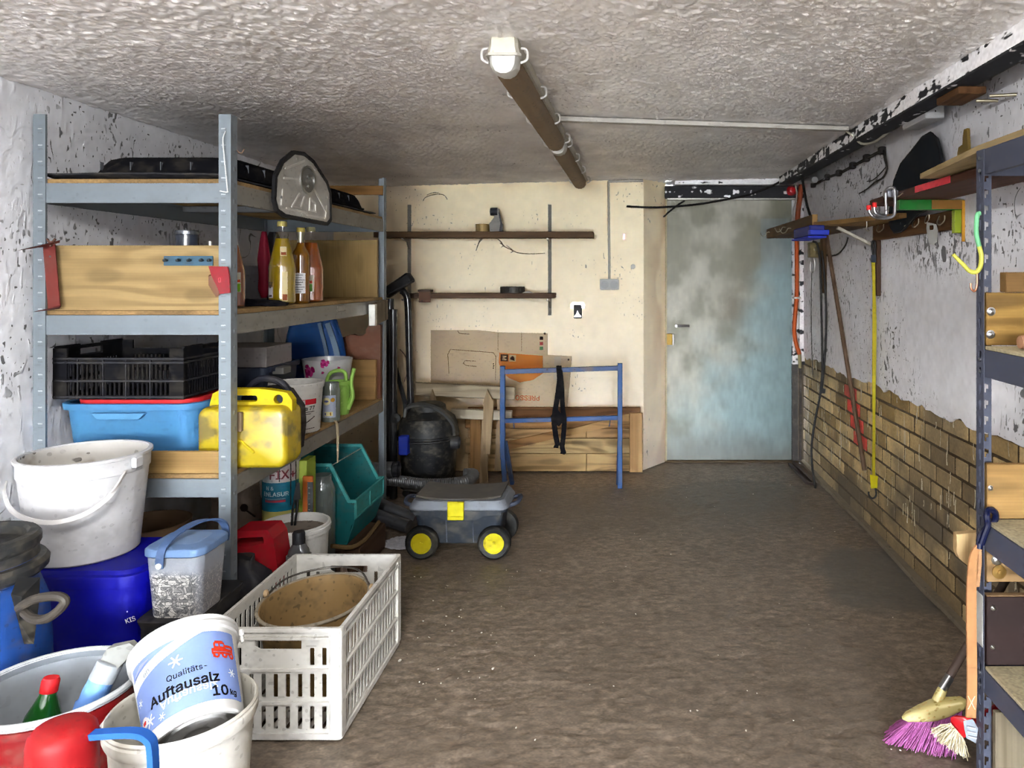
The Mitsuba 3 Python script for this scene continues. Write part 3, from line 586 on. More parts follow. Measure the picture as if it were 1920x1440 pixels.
thing('storage_tub', 'red plastic tub whose rim shows inside the light blue tub', 'tub', loft(openbox(.236, .19, .12, .212, .165, .07, .012), 7, (True, True), (cx + .01, cy - .008, zc + .014)), ('satin', (176, 40, 44), .1), smooth=40)
# black produce crate
def lattice(w, h, nx, rows, slot, frame_=.012, notch=None):
    p = sbox(0, 0, w, h); holes = []
    for z0, z1 in rows:
        for i in range(nx):
            x = frame_ + (w - 2 * frame_) * (i + .5) / nx
            holes.append(sbox(x - slot / 2, z0, x + slot / 2, z1))
    p = p.difference(unary_union(holes))
    return p.difference(notch) if notch is not None else p
def produce_crate():
    k = thing('produce_crate', 'black plastic produce crate with slotted sides standing on the blue tub', 'crate'); BL = ('matte', (22, 23, 25), .15)
    w, d, h = .46, .36, .150; x0, y0, z0 = -2.048, 2.70, Z3 + .2525
    for name, M, L in (('side_panel', frame((x0, y0 + .004, z0), (1, 0, 0), (0, 0, 1), (0, -1, 0)), w), ('side_panel', frame((x0, y0 + d, z0), (1, 0, 0), (0, 0, 1), (0, -1, 0)), w),
                       ('end_panel', frame((x0 + w - .004, y0, z0), (0, 1, 0), (0, 0, 1), (1, 0, 0)), d), ('end_panel', frame((x0, y0, z0), (0, 1, 0), (0, 0, 1), (1, 0, 0)), d)):
        hh = h if name == 'side_panel' else h + .035
        p = lattice(L, hh - .0, int(L / .019), [(.014, .060), (.072, .125)], .010, .03)
        if name == 'side_panel': p = unary_union([p, sbox(L * .38, .07, L * .56, .128)])
        else: p = p.difference(rpoly(L * .3, L * .7, h - .005, h + .022, .008))
        part(k, name, extr(p, .004, M), BL)
    ribs = []
    for z in (.008, .066, .132, .146):
        ribs.append(box(x0 - .006, x0 + w + .006, y0 - .007, y0 + .002, z0 + z - .003, z0 + z + .003)); ribs.append(box(x0 + w - .002, x0 + w + .007, y0 - .006, y0 + d + .006, z0 + z - .003, z0 + z + .003))
        ribs.append(box(x0 - .007, x0 + .002, y0 - .006, y0 + d + .006, z0 + z - .003, z0 + z + .003)); ribs.append(box(x0 - .006, x0 + w + .006, y0 + d - .002, y0 + d + .007, z0 + z - .003, z0 + z + .003))
    for i in (.18, .38, .56, .75): ribs.append(box(x0 + w * i - .002, x0 + w * i + .002, y0 - .006, y0, z0, z0 + h))
    part(k, 'rib', cat(ribs), ('satin', (30, 31, 34), .2))
    for sx, xx in ((1, x0), (-1, x0 + w)):
        for sy, yy in ((1, y0), (-1, y0 + d)):
            part(k, 'corner_post', cat(box(xx - sx * .006, xx + sx * .045, yy - sy * .006, yy + sy * .004, z0, z0 + h + .034, .001), box(xx - sx * .006, xx + sx * .004, yy, yy + sy * .12, z0 + h - .01, z0 + h + .04, .001)), BL)
    part(k, 'bottom', extr(lattice(w, d, 22, [(.02, .11), (.13, .22), (.24, .34)], .012, .02), .004, frame((x0, y0, z0), (1, 0, 0), (0, 1, 0), (0, 0, 1))), BL)
produce_crate()
# yellow canister
def canister(name, label, u0, u1, y0, dep, zb, hh, col, dirt, hand, hole=True):
    k = thing(name, label, 'canister'); x0, x1 = X(u0, y0), X(u1, y0); w = x1 - x0
    body = rpoly(0, w, 0, hh * .80, .03)
    m = loft([(0, w / 2 - .018, hh * .4 - .018, .028), (.016, w / 2 - .003, hh * .4 - .003, .035), (.03, w / 2, hh * .4, .037), (dep - .03, w / 2, hh * .4, .037), (dep - .016, w / 2 - .003, hh * .4 - .003, .035), (dep, w / 2 - .018, hh * .4 - .018, .028)], 6)
    m = tf(m, frame((x0 + w / 2, y0 + dep, zb + hh * .4), (1, 0, 0), (0, 0, 1), (0, -1, 0)))
    part(k, 'body', m, ('canister' if col[0] > 150 else 'satin', col, dirt), smooth=45)
    hp = Polygon([(w * .06, hh * .76), (w * .10, hh * .94), (w * .2, hh), (w * .62, hh), (w * .74, hh * .985), (w * .93, hh * .95), (w * .985, hh * .86), (w * .985, hh * .72), (w * .06, hh * .7)]).buffer(.004).difference(rpoly(w * .2, w * .60, hh * .84, hh * .925, .010))
    if hole: hp = hp.difference(Point(w * .84, hh * .875).buffer(.017))
    part(k, 'handle', extr(hp, .038, frame((x0, y0 + dep * .62, zb), (1, 0, 0), (0, 0, 1), (0, -1, 0))), ('satin', hand, dirt * .6))
    if hole: part(k, 'screw_cap', cat(lathe([(0, -.02), (.021, -.02), (.021, .02), (0, .02)], 20, (0, 0, 0)).apply_transform(frame((x0 + w * .84, y0 + dep * .66, zb + hh * .875), (1, 0, 0), (0, 0, 1), (0, -1, 0)))), ('satin', (20, 20, 22), .1), 'black screw cap')
    part(k, 'embossed_bar', cat(obar((x0 + w * .50, y0 - .001, zb + hh * .38), (x0 + w * .66, y0 - .001, zb + hh * .22), .010, .008, (0, 1, 0), .002), obar((x0 + w * .50, y0 - .001, zb + hh * .38), (x0 + w * .34, y0 - .001, zb + hh * .22), .010, .008, (0, 1, 0), .002)), ('satin', hand, dirt * .3))
    return k
def can_col(p, n, uv):
    d = fbm(p.x * 22, p.y * 22, p.z * 22, octaves=4); e = fbm(p.x * 5 + 3, p.y * 5, p.z * 8)
    t = smoothstep(.47, .66, d * .65 + e * .35 + .10 * smoothstep(-1.45, -1.55, p.x))
    return mix(unpack(uv.x) * (.9 + .2 * e), [.07, .055, .02], t * .85)
scene['m_canister'] = bs(base_color=proc(can_col), roughness=.42, specular=.4)
k = canister('yellow_canister', 'dirty yellow plastic fuel canister on the lowest shelf beside the front post', 366, 534, 2.69, .16, Z3, .278, (172, 144, 20), .4, (184, 158, 24))
y = 2.686
part(k, 'side_clip', extr(rpoly(X(447, y), X(456, y), Z(808, y), Z(772, y), .004), .012, XZ(y)), ('satin', (96, 80, 60), .5))
# black canister behind it
k = thing('black_canister', 'black plastic oil canister with a round top behind the yellow one', 'canister')
o = frame((X(490, 2.94), 3.05, Z3), (1, 0, 0), (0, 0, 1), (0, -1, 0))
pr = Polygon([(-.02, .0065), (.115, .0065), (.125, .10), (.12, .17), (.075, .235), (.03, .25), (-.02, .245)]).buffer(.006)
part(k, 'body', extr(pr, .12, o), ('satin', (26, 27, 32), .3)); part(k, 'label', extr(sbox(.02, .01, .12, .15), .001, mvM(o, z=.12)), ('satin', (168, 158, 110), .5), 'yellowish paper label')
part(k, 'strap_handle', tube([(X(450, 2.94), 3.0, Z3 + .24), (X(476, 2.94), 2.99, Z3 + .285), (X(515, 2.94), 2.99, Z3 + .272), (X(538, 2.94), 3.0, Z3 + .21)], .014, 10, 6), ('satin', (30, 31, 36), .2))
# paint bucket
def bucket(prof_r0, prof_r1, h, rim, c, t=.002, n=56):
    """outer wall up, rim, inner wall down"""
    return lathe([(0, 0), (prof_r0 - .004, 0), (prof_r0, .004), (prof_r1 - .001, h - rim), (prof_r1 + .004, h - rim), (prof_r1 + .006, h - rim * .5), (prof_r1 + .006, h - .004), (prof_r1 + .003, h), (prof_r1 - t, h), (prof_r1 - t - .002, h - .006), (prof_r0 - t, .006), (0, .006)], n, c)
PW = (226, 224, 218)
yb = 3.37; c = (X(556, yb), yb, Z3)
k = thing('paint_bucket', 'white wall paint bucket with red and black print on the lowest shelf', 'bucket')
R0, R1, hh = .099, .112, .222; rf = lambda z: R0 + (R1 - R0) * z / hh
part(k, 'body', bucket(R0, R1, hh, .026, c), ('satin', PW, .25)); 
part(k, 'paint', lathe([(0, .165), (.106, .165)], 40, c), ('satin', (96, 88, 80), .5), 'dried paint inside')
A0 = .46
def pr(mesh, col, nm='print', off=.0006): part(k, nm, wrap(mesh, rf, c, off, A0), ('satin', col, .05), smooth=False)
pr(extr(sbox(-.085, .128, .085, .152), .0004), (196, 44, 56)); pr(extr(sbox(-.022, .131, .03, .150), .0004), (236, 228, 226), off=.0011)
pr(mv(letters('pufas', .009, .0003), x=.004, y=.141), (214, 90, 96), off=.0016)
pr(mv(letters('Wandfarbe 77', .0165, .0004, True), x=.0, y=.112), (24, 24, 28))
pr(cat([mv(extr(sbox(-.075, 0, .075 - .02 * i, .0032), .0004), y=.094 - .009 * i) for i in range(3)]), (60, 48, 50))
pr(extr(LineString([(-.08, .05), (-.02, .036), (.0, .028), (.02, .040), (.075, .072)]).buffer(.0018).union(LineString([(-.08, .018), (.02, .018)]).buffer(.0016)).union(LineString([(.032, .02), (.075, .022)]).buffer(.0012)), .0004), (60, 30, 32))
pr(extr(Polygon([(-.012, .066), (.014, .066), (.014, .055), (.0, .055), (.0, .034), (-.012, .028)]), .0004), (206, 92, 92))
# glass jar with label
yb = 3.60; c = (X(620, yb), yb, Z3)
k = thing('glass_jar', 'large glass jar with a white and blue label between paint bucket and watering can', 'jar'); rf = lambda z: .042
part(k, 'body', lathe([(0, 0), (.040, 0), (.043, .006), (.043, .15), (.039, .163), (.038, .185), (.036, .185), (.037, .165), (.040, .15), (.040, .008), (0, .008)], 40, c), ('glassdark', (104, 112, 104), .1))
part(k, 'label', wrap(extr(sbox(-.028, .022, .035, .128), .0005), rf, c, .0012, .1), ('satin', (168, 178, 200), .05))
part(k, 'print', cat(wrap(extr(sbox(-.018, .03, .02, .05), .0004), rf, c, .002, .1), wrap(extr(Point(-.008, .1).buffer(.018), .0004), rf, c, .002, .1)), ('satin', (236, 226, 170), .02))
part(k, 'print', cat(wrap(extr(Point(.02, .106).buffer(.010), .0004), rf, c, .002, .1), wrap(extr(sbox(.008, .032, .014, .047), .0004), rf, c, .0026, .1)), ('satin', (160, 120, 40), .02))
part(k, 'print', cat(wrap(extr(shapely.affinity.scale(Point(-.008, .1).buffer(.010), 1, .5), .0004), rf, c, .0026, .1), wrap(extr(sbox(-.015, .034, -.008, .046), .0004), rf, c, .0026, .1)), ('satin', (92, 100, 150), .02))
# green watering can
yb = 3.78; c = (X(636, yb), yb, Z3); G = ('satin', (150, 196, 92), .12)
SC = lambda m: tf(m, trimesh.transformations.translation_matrix(c) @ np.diag([.84, .84, .88, 1.]) @ trimesh.transformations.translation_matrix(-np.array(c)))
k = thing('watering_can', 'small light green plastic watering can on the lowest shelf', 'watering can')
part(k, 'body', SC(lathe([(0, 0), (.054, 0), (.056, .006), (.062, .165), (.066, .17), (.066, .19), (.062, .192), (.058, .19), (.057, .165), (.050, .01), (0, .01)], 40, c)), G)
part(k, 'handle', SC(tube([V(-.058, .0, .15), V(-.072, -.004, .19), V(-.05, -.004, .235), V(.0, -.004, .25), V(.035, 0, .235), V(.042, 0, .19)] + np.array(c), .011, 10, 6)), G)
part(k, 'spout', SC(tube([V(.05, 0, .03), V(.08, 0, .10), V(.072, 0, .18), V(.09, 0, .262)] + np.array(c), [.017, .014, .011, .011], 10, 6)), G)
fl = [LineString([(-.01, .03), (-.004, .08), (.006, .12)]).buffer(.002), LineString([(.016, .04), (.010, .085), (.02, .13)]).buffer(.002)] + [shapely.affinity.rotate(shapely.affinity.scale(Point(q[0], q[1]).buffer(.008), 1, .45), q[2]) for q in [(-.014, .07, 40), (.004, .06, -35), (.024, .07, 30), (-.006, .1, 60), (.018, .11, -40), (.002, .135, 80), (.026, .14, 60)]]
part(k, 'flower_relief', SC(wrap(extr(unary_union(fl), .002), lambda z: .056 + .036 * z, c, 0, .15)), ('satin', (176, 216, 120), .05))
# flower pot with roses
yb = 3.95; c = (X(614, yb), yb, Z3)
k = thing('flower_pot', 'white flower pot painted with pink roses behind the green watering can', 'flower pot')
R0, R1, hh = .086, .126, .262; rf = lambda z: R0 + (R1 - R0) * z / hh
part(k, 'body', lathe([(0, 0), (R0, 0), (R1, hh - .004), (R1 + .001, hh), (R1 - .006, hh), (R1 - .008, hh - .01), (R0 - .006, .01), (0, .01)], 56, c), ('gloss', (222, 224, 226), .06))
def rose(x, y, s, seed):
    r = np.random.default_rng(seed); ps = []
    for i in range(9):
        a = i * 2.4; d = s * (.15 + .09 * i)
        ps.append(shapely.affinity.rotate(shapely.affinity.scale(Point(0, 0).buffer(s * .42, 6), 1, .6), math.degrees(a) + 90).buffer(0)); ps[-1] = shapely.affinity.translate(ps[-1], x + d * math.cos(a), y + d * math.sin(a))
    return ps
for i, (x, y, s) in enumerate([(-.062, .205, .040), (.03, .248, .024), (-.05, .125, .026), (.09, .15, .014), (.06, .20, .010), (.10, .22, .009), (.02, .20, .008), (.12, .10, .010)]):
    ps = rose(x, y, s, i); n1 = unary_union(ps[::2]).difference(unary_union(ps[1::2]).buffer(-s * .1)); n1 = n1.simplify(.0008)
    part(k, 'rose', wrap(extr(unary_union(ps).simplify(.0008), .0004), rf, c, .0006, 0, .02), ('gloss', (196, 60, 130), .02)); part(k, 'rose_shade', wrap(extr(n1, .0004), rf, c, .0012, 0, .02), ('gloss', (140, 24, 84), .02))
# things deeper on the shelf
k = thing('plastic_bag', 'dark blue plastic bag stuffed full behind the flower pot', 'bag')
m = jitter(trimesh.Trimesh(*trimesh.remesh.subdivide_to_size(*(lambda q: (q.vertices, q.faces))(loft([(0, .15, .035, .03), (.10, .18, .04, .035), (.26, .17, .04, .035), (.36, .15, .035, .03), (.46, .12, .03, .02), (.475, .05, .02, .01)], 7)), .02)), .010, 10, 3)
m.vertices[:, 2] = np.maximum(m.vertices[:, 2], .001)
part(k, 'bag', mv(m, -1.70, 4.135, Z3), ('satin', (10, 48, 92), .1), smooth=60)
part(k, 'stripe', cat([strap([V(-1.60 + .06 * i, 4.083, Z3 + .16), V(-1.62 + .055 * i, 4.083, Z3 + .3), V(-1.66 + .045 * i, 4.095, Z3 + .44)], [.02, .03][i], .004, (1, 0, 0)) for i in range(2)]), ('satin', (110, 126, 140), .2), 'pale stripes')
thing('cardboard_box', 'small pale box on top of the dark crate at the back of the lowest shelf', 'box', box(-1.99, -1.60, 3.36, 3.62, 1.0145, 1.105, .003), ('matte', (150, 142, 138), .35))
k = thing('dark_crate', 'dark plastic crate under the pale box at the back of the lowest shelf', 'crate')
part(k, 'body', loft(openbox(.285, .18, .15, .20, .17, .03, .012), 5, (True, True), (-1.80, 3.53, Z3)), ('satin', (30, 34, 44), .2)); part(k, 'lid_tab', box(-1.62, -1.55, 3.42, 3.50, .975, 1.008, .003), ('satin', (90, 88, 84), .3))
thing('leather_bag', 'brown leather bag with a wavy top standing behind the rear plank', 'bag', extr(Polygon([(-1.62, Z3 + .005), (-1.375, Z3 + .005), (-1.375, 1.145), (-1.40, 1.15), (-1.435, 1.14), (-1.45, 1.12), (-1.448, 1.10), (-1.47, 1.085), (-1.50, 1.082), (-1.53, 1.092), (-1.60, 1.07)]).buffer(.004), .03, XZ(4.268)), ('satin', (64, 34, 18), .35))
# doubled cord hanging over the edge
y = 3.52
for i in range(1):
    k = thing('hanging_cord', 'doubled beige cord hanging over the edge of the lowest shelf', 'cord')
    for d in (0, .009):
        part(k, 'strand', tube([V(-1.50, 3.60 + d, Z3 + .004), V(-1.42, 3.585 + d, Z3 + .004), V(-1.378, 3.57 + d, Z3 + .006), V(-1.362 + d * .3, 3.56 + d, Z3 - .01), V(-1.356 + d * .3, 3.555 + d, Z3 - .09), V(-1.352, 3.55 + d * .3, Z3 - .19)], .003, 6, 6), ('satin', (176, 158, 128), .2))

# ------------------------------------------------------------------ things on the floor at the left front
WH = (200, 200, 202)
def bail(c, r, z, drop, ang, thick, mat, k, name='handle', sag=1.0, tilt=0):
    """A bucket's bail from pivot to pivot, hanging on the camera side."""
    pts = []
    for t in np.linspace(0, math.pi, 15):
        a = t
        pts.append([c[0] + r * math.cos(a) * math.cos(ang) , c[1] + r * math.cos(a) * math.sin(ang) - (r * .10 + .03) * math.sin(a) ** .8 - r * .92 * math.sin(a), z - drop * math.sin(a) ** 1.1 + tilt * math.cos(a)])
    return part(k, name, tube(pts, thick, 8, 3), mat)
# blue storage box
k = thing('storage_box', 'dark blue plastic storage box with lid under the dirty white bucket', 'storage box')
bx0, bx1, by0, by1, zt = -1.93, -1.462, 2.25, 2.585, .53; cx, cy, hx, hy = (bx0 + bx1) / 2, (by0 + by1) / 2, (bx1 - bx0) / 2, (by1 - by0) / 2
NAVY = ('satin', (8, 9, 106), .04)
part(k, 'body', loft([(.0, hx * .86, hy * .84, .05), (zt - .075, hx * .965, hy * .96, .06), (zt - .06, hx * .985, hy * .98, .06), (zt - .045, hx * .985, hy * .98, .06)], 6, (True, True), (cx, cy, 0)), NAVY)
part(k, 'lid', loft([(zt - .052, hx * .99, hy * .99, .06), (zt - .046, hx, hy, .065), (zt - .020, hx, hy, .065), (zt - .014, hx * .985, hy * .98, .06), (zt - .012, hx * .93, hy * .91, .05), (zt - .001, hx * .90, hy * .88, .05), (zt, hx * .88, hy * .86, .05)], 6, (True, True), (cx, cy, 0)), NAVY, smooth=25)
yy = cy - hy * .95 - .004
part(k, 'print', tf(letters('KIS', .014, .001), frame((X(246, yy), yy - .003, Z(1161, yy)), unit((1, 0, .35)), unit((-.35, 0, 1)), (0, -1, 0))), ('satin', (226, 226, 232), 0))
part(k, 'print', tf(extr(Point(0, 0).buffer(.002), .001), frame((X(240, yy), yy - .003, Z(1146, yy)), (1, 0, 0), (0, 0, 1), (0, -1, 0))), ('satin', (226, 226, 232), 0))
# dirty white bucket on it
c = (-1.742, 2.425, zt + .0008)
k = thing('white_bucket', 'large dirty white plastic bucket with bail handle on the blue storage box', 'bucket')
R0, R1, hh = .150, .180, .325
part(k, 'body', lathe([(0, 0), (R0 - .008, 0), (R0, .006), (R1 - .004, hh - .058), (R1, hh - .056), (R1 + .001, hh - .012), (R1 + .007, hh - .010), (R1 + .007, hh - .002), (R1 + .003, hh), (R1 - .004, hh), (R1 - .007, hh - .006)], 72, c), ('satin', WH, .22))
part(k, 'inner_wall', lathe([(R1 - .0065, hh - .004), (R0 - .004, .05), (0, .05)], 72, c), ('splash', (214, 210, 202), 1.), 'inside splashed with plaster and soil')
def splash_col(p, n, uv):
    a = noise(p.x * 60, p.y * 60, p.z * 60); b = fbm(p.x * 14, p.y * 14, p.z * 14)
    c = mix(unpack(uv.x), [.12, .08, .05], smoothstep(.5, .75, b) * .7)
    return mix(c, [.03, .022, .018], smoothstep(.72, .8, a) * smoothstep(.35, .6, b))
scene['m_splash'] = bs(base_color=proc(splash_col), roughness=.8, specular=.3)
pts = [P(12, 905, 2.40), P(8, 925, 2.33), P(20, 955, 2.27), P(50, 973, 2.22), P(92, 980, 2.20), P(135, 973, 2.21), P(175, 955, 2.235), P(210, 925, 2.27), P(231, 892, 2.34), P(236, 884, 2.38)]
part(k, 'handle', strap(pts, .013, .006, (0, .25, 1), 5), ('satin', (230, 228, 226), .1))
for s in (-1, 1): part(k, 'handle_boss', box(c[0] + s * (R1 + .004) - .009, c[0] + s * (R1 + .004) + .009, 2.38, 2.42, c[2] + hh - .045, c[2] + hh - .01, .004), ('satin', WH, .2))
# black box and the translucent bin on it
thing('black_box', 'black plastic box under the translucent bin beside the blue storage box', 'box', loft([(0, .088, .155, .03), (.36, .086, .15, .03), (.385, .092, .158, .03), (.3905, .088, .15, .03)], 5, (True, True), (-1.375, 2.395, 0)), ('satin', (30, 30, 33), .3))
k = thing('translucent_bin', 'translucent bin of grey gravel with blue-grey lid and arched handle', 'bin')
bc = (-1.358, 2.335, .391); hx, hy, hb = .088, .088, .185
part(k, 'body', loft([(0, hx * .86, hy * .86, .035), (hb, hx * .985, hy * .985, .035)], 6, (True, True), bc), ('gravel', (128, 132, 142), .3), 'cloudy wall with gravel showing through')
def gravel_col(p, n, uv):
    a, b, k = voronoi((p.x + p.y) * 120 + 3 * noise(p.x * 60, p.z * 60), p.z * 120 + 2 * noise(p.y * 80, p.z * 60))
    g = mix([.07, .068, .065], [.34, .325, .30], smoothstep(.2, 1., k)) * smoothstep(.0, .25, b - a)
    c = unpack(uv.x)
    t = smoothstep(.545, .515, p.z + .02 * noise(p.x * 40, p.y * 40)) * smoothstep(-1.245, -1.30, p.x) * .9 + .05
    side = smoothstep(2.255, 2.275, p.y)
    return mix(c, g, t * (1 - .55 * side))
scene['m_gravel'] = bs(base_color=proc(gravel_col), roughness=.3, specular=.5)
LID = ('satin', (92, 116, 152), .2)
part(k, 'lid', loft([(hb, hx * 1.0, hy * 1.0, .04), (hb + .004, hx * 1.06, hy * 1.06, .04), (hb + .022, hx * 1.06, hy * 1.06, .04), (hb + .027, hx * 1.0, hy * 1.0, .04), (hb + .031, hx * .7, hy * .7, .03)], 6, (True, True), bc), LID, smooth=50)
part(k, 'lid_dirt', loft([(hb + .0312, hx * .66, hy * .66, .03), (hb + .033, hx * .6, hy * .6, .03)], 6, (True, True), bc), ('splash', (100, 122, 154), 1.))
hp = [P(299, 1066, 2.235), P(300, 1045, 2.234), P(309, 1022, 2.245), P(336, 997, 2.29), P(372, 978, 2.35), P(404, 974, 2.40), P(420, 982, 2.43), P(424, 1000, 2.442), P(422, 1012, 2.442)]
part(k, 'handle', strap(hp, .022, .006, (1, .15, 0), 6), ('satin', (62, 80, 112), .1), 'blue-grey arched handle')
part(k, 'rivet', tf(lathe([(0, 0), (.009, 0), (.009, .004), (.006, .006), (0, .006)], 20), frame(hp[0] + V(0, -.003, .008), (1, 0, 0), (0, 0, 1), (0, -1, 0))), ('satin', (225, 228, 232), .05), 'white rivet')
# blue barrel
k = thing('blue_barrel', 'blue plastic barrel with black screw lid at the left edge of the photo', 'barrel')
c = (-1.735, 1.985, 0.0); hb = .665
part(k, 'body', lathe([(0, 0), (.165, 0), (.178, .02), (.180, .20), (.178, .42), (.170, .54), (.150, .60), (.142, .612), (.150, .62), (.150, hb), (0, hb)], 64, c), ('satin', (32, 62, 118), .5))
part(k, 'lid', lathe([(.150, .628), (.160, .622), (.170, .632), (.172, .650), (.164, .662), (.150, .664), (.148, .69), (.154, .70), (.154, .718), (.146, .728), (.128, .730), (.120, .722), (.118, .700), (0, .700)], 64, c), ('satin', (36, 36, 36), .7), 'dusty black screw lid')
hc = np.array([X(42, 1.82), 1.82, Z(1138, 1.82)])
BLK = ('satin', (16, 16, 16), .5)
part(k, 'handle_mount', hull([hc + V(-.035, .03, .06), hc + V(.02, .03, .06), hc + V(.025, .02, .0), hc + V(.012, .02, -.10), hc + V(-.012, .02, -.10), hc + V(-.045, .03, .01), hc + V(-.02, -.01, .035), hc + V(.008, -.012, .03), hc + V(.0, -.012, -.03)]), BLK)
hd = [P(36, 1140, 1.76), P(58, 1126, 1.74), P(86, 1119, 1.73), P(112, 1119, 1.73), P(122, 1128, 1.73), P(108, 1146, 1.73), P(86, 1160, 1.735), P(62, 1160, 1.745), P(46, 1148, 1.76)]
part(k, 'handle', tube(hd, .0105, 10, 6), ('satin', (44, 41, 36), .5), 'dusty oval handle')
part(k, 'handle', tube([V(-1.82, 1.80, .33), V(-1.70, 1.78, .37), V(-1.64, 1.80, .38), V(-1.62, 1.83, .36)], .010, 8, 5), ('satin', (92, 86, 74), .5))
# red bucket with grey bucket inside
c = (-1.368, 1.80, 0.0)
k = thing('red_bucket', 'red plastic bucket holding the grey bucket', 'bucket')
part(k, 'body', lathe([(0, 0), (.135, 0), (.140, .006), (.168, .405), (.175, .407), (.175, .424), (.171, .426), (.164, .40), (.134, .01), (0, .01)], 64, c), ('satin', (86, 13, 15), .35))
g = (-1.368, 1.80, .175)
k = thing('grey_bucket', 'grey plastic bucket with a white rim set into the red bucket, two bottles inside', 'bucket')
GR = ('satin', (136, 142, 148), .15)
part(k, 'body', lathe([(0, 0), (.128, 0), (.132, .004), (.150, .20), (.163, .235), (.168, .25), (.178, .254), (.179, .262)], 72, g), GR)
part(k, 'inner_wall', lathe([(.171, .268), (.160, .20), (.128, .012), (0, .012)], 72, g), ('satin', (112, 118, 124), .1))
part(k, 'rim', lathe([(.178, .258), (.1815, .262), (.1815, .268), (.178, .272), (.172, .271), (.170, .264)], 72, g), ('satin', (190, 194, 196), .2), 'whitish rim')
def tilted(mesh_fn_frame, base, top):
    d = unit(np.array(top) - base); ex = unit(np.cross((0, 1, 0), d)); return frame(base, ex, np.cross(d, ex), d), np.linalg.norm(np.array(top) - base)
k = thing('green_bottle', 'green bottle with red cap standing in the grey bucket', 'bottle')
M, L = tilted(None, V(-1.425, 1.79, .188), V(-1.395, 1.825, .440))
part(k, 'glass', tf(lathe([(0, 0), (.040, 0), (.043, .01), (.043, L * .55), (.037, L * .68), (.018, L * .86), (.015, L * .95), (0, L * .95)], 32), M), ('glassdark', (22, 70, 24), 0))
part(k, 'label', tf(lathe([(.0432, .03), (.0436, .03), (.0436, L * .5), (.0432, L * .5)], 32), M), ('satin', (196, 40, 44), .1), 'red and white label')
part(k, 'cap', tf(lathe([(.017, L * .89), (.019, L * .89), (.0195, L * .99), (.016, L * 1.02), (0, L * 1.02)], 28), M), ('satin', (206, 40, 44), .05), 'red cap')
k = thing('spray_bottle', 'light blue cleaning bottle with grey angled nozzle leaning in the grey bucket', 'bottle')
M, L = tilted(None, V(-1.345, 1.705, .19), V(-1.240, 1.81, .488))
BT = ('satin', (96, 136, 200), .05)
part(k, 'body', tf(loft([(0, .042, .034, .025), (.01, .048, .038, .028), (L * .40, .048, .038, .028), (L * .52, .038, .034, .025), (L * .58, .030, .030, .026), (L * .64, .031, .031, .027), (L * .66, .027, .027, .024), (L * .72, .030, .030, .026), (L * .74, .026, .026, .022), (L * .8, .028, .028, .024), (L * .9, .026, .026, .022)], 6), M), BT, smooth=50)
part(k, 'collar', tf(lathe([(.024, L * .88), (.029, L * .88), (.029, L * 1.0), (.024, L * 1.01), (0, L * 1.01)], 28), M), ('satin', (150, 156, 162), .2), 'grey collar')
d = M[:3, 2]; tp = M[:3, 3] + d * L
part(k, 'nozzle', hull([tp + V(-.026, -.014, -.004), tp + V(-.026, .014, -.004), tp + V(.024, -.014, -.01), tp + V(.024, .014, -.01), tp + V(.0, -.013, .040), tp + V(.0, .013, .040), tp + V(.052, -.009, .052), tp + V(.052, .009, .052), tp + V(.070, -.007, .038), tp + V(.070, .007, .038), tp + V(.05, -.008, .018), tp + V(.05, .008, .018)]), ('satin', (132, 132, 128), .3), 'grey angled nozzle')
part(k, 'label', tf(extr(shapely.affinity.scale(Point(0, 0).buffer(.03), 1, 1.3), .001), frame(M[:3, 3] + d * .10 + V(.0, -.036, .02), M[:3, 0], d, -M[:3, 1])), ('satin', (225, 230, 240), 0)); part(k, 'print', tf(extr(shapely.affinity.scale(Point(0, 0).buffer(.022), 1, 1.1), .0016), frame(M[:3, 3] + d * .10 + V(.002, -.037, .02), M[:3, 0], d, -M[:3, 1])), ('satin', (40, 70, 150), 0))
# white bucket at the front with the de-icing salt bucket lying in it
c = (-1.025, 1.745, 0.0)
k = thing('white_bucket', 'white bucket in front of the white crate with a printed bucket lying in it', 'bucket')
part(k, 'body', lathe([(0, 0), (.118, 0), (.124, .006), (.149, .385), (.156, .386), (.159, .395), (.159, .410), (.156, .414), (.158, .420), (.154, .425), (.150, .42), (.147, .40), (.121, .012), (0, .012)], 72, c), ('satin', (206, 202, 190), .35))
bp = [V(-1.17, 1.72, .40), V(-1.18, 1.64, .40), V(-1.215, 1.59, .365), V(-1.23, 1.57, .34)]
part(k, 'wire_handle', tube([V(-1.165, 1.70, .43), V(-1.175, 1.66, .405), V(-1.20, 1.60, .36), V(-1.23, 1.56, .32)], .0022, 6, 5), ('metal', (210, 210, 210), .1))
ax = unit((-.51, .65, .565)); base = V(-.966, 1.70, .372)
cam = unit(V(0, 0, H) - base); yv = -unit(cam - np.dot(cam, ax) * ax); xv = np.cross(yv, ax)
M = frame(base, xv, yv, ax)
k = thing('salt_bucket', 'white bucket with a light blue de-icing salt label lying in the front white bucket', 'bucket')
R0, R1, hh = .099, .1145, .238; rf = lambda z: R0 + (R1 - R0) * z / hh
def lp(mesh, *a, **b): return part(k, mesh[0], tf(mesh[1], M), *a, **b)
lp(('body', lathe([(0, .012), (R0 * .25, .012), (R0 * .3, .008), (R0 * .62, .008), (R0 * .66, .013), (R0 * .86, .013), (R0 * .9, .0), (R0 - .004, 0), (R0, .004), (R1 - .002, hh - .03), (R1 + .004, hh - .028), (R1 + .006, hh - .018), (R1 + .003, hh - .014), (R1 + .003, hh - .008), (R1 + .007, hh - .004), (R1 + .004, hh), (R1 - .003, hh), (R1 - .006, hh - .006), (R0 - .004, .015)], 72)), ('satin', (212, 212, 210), .2))
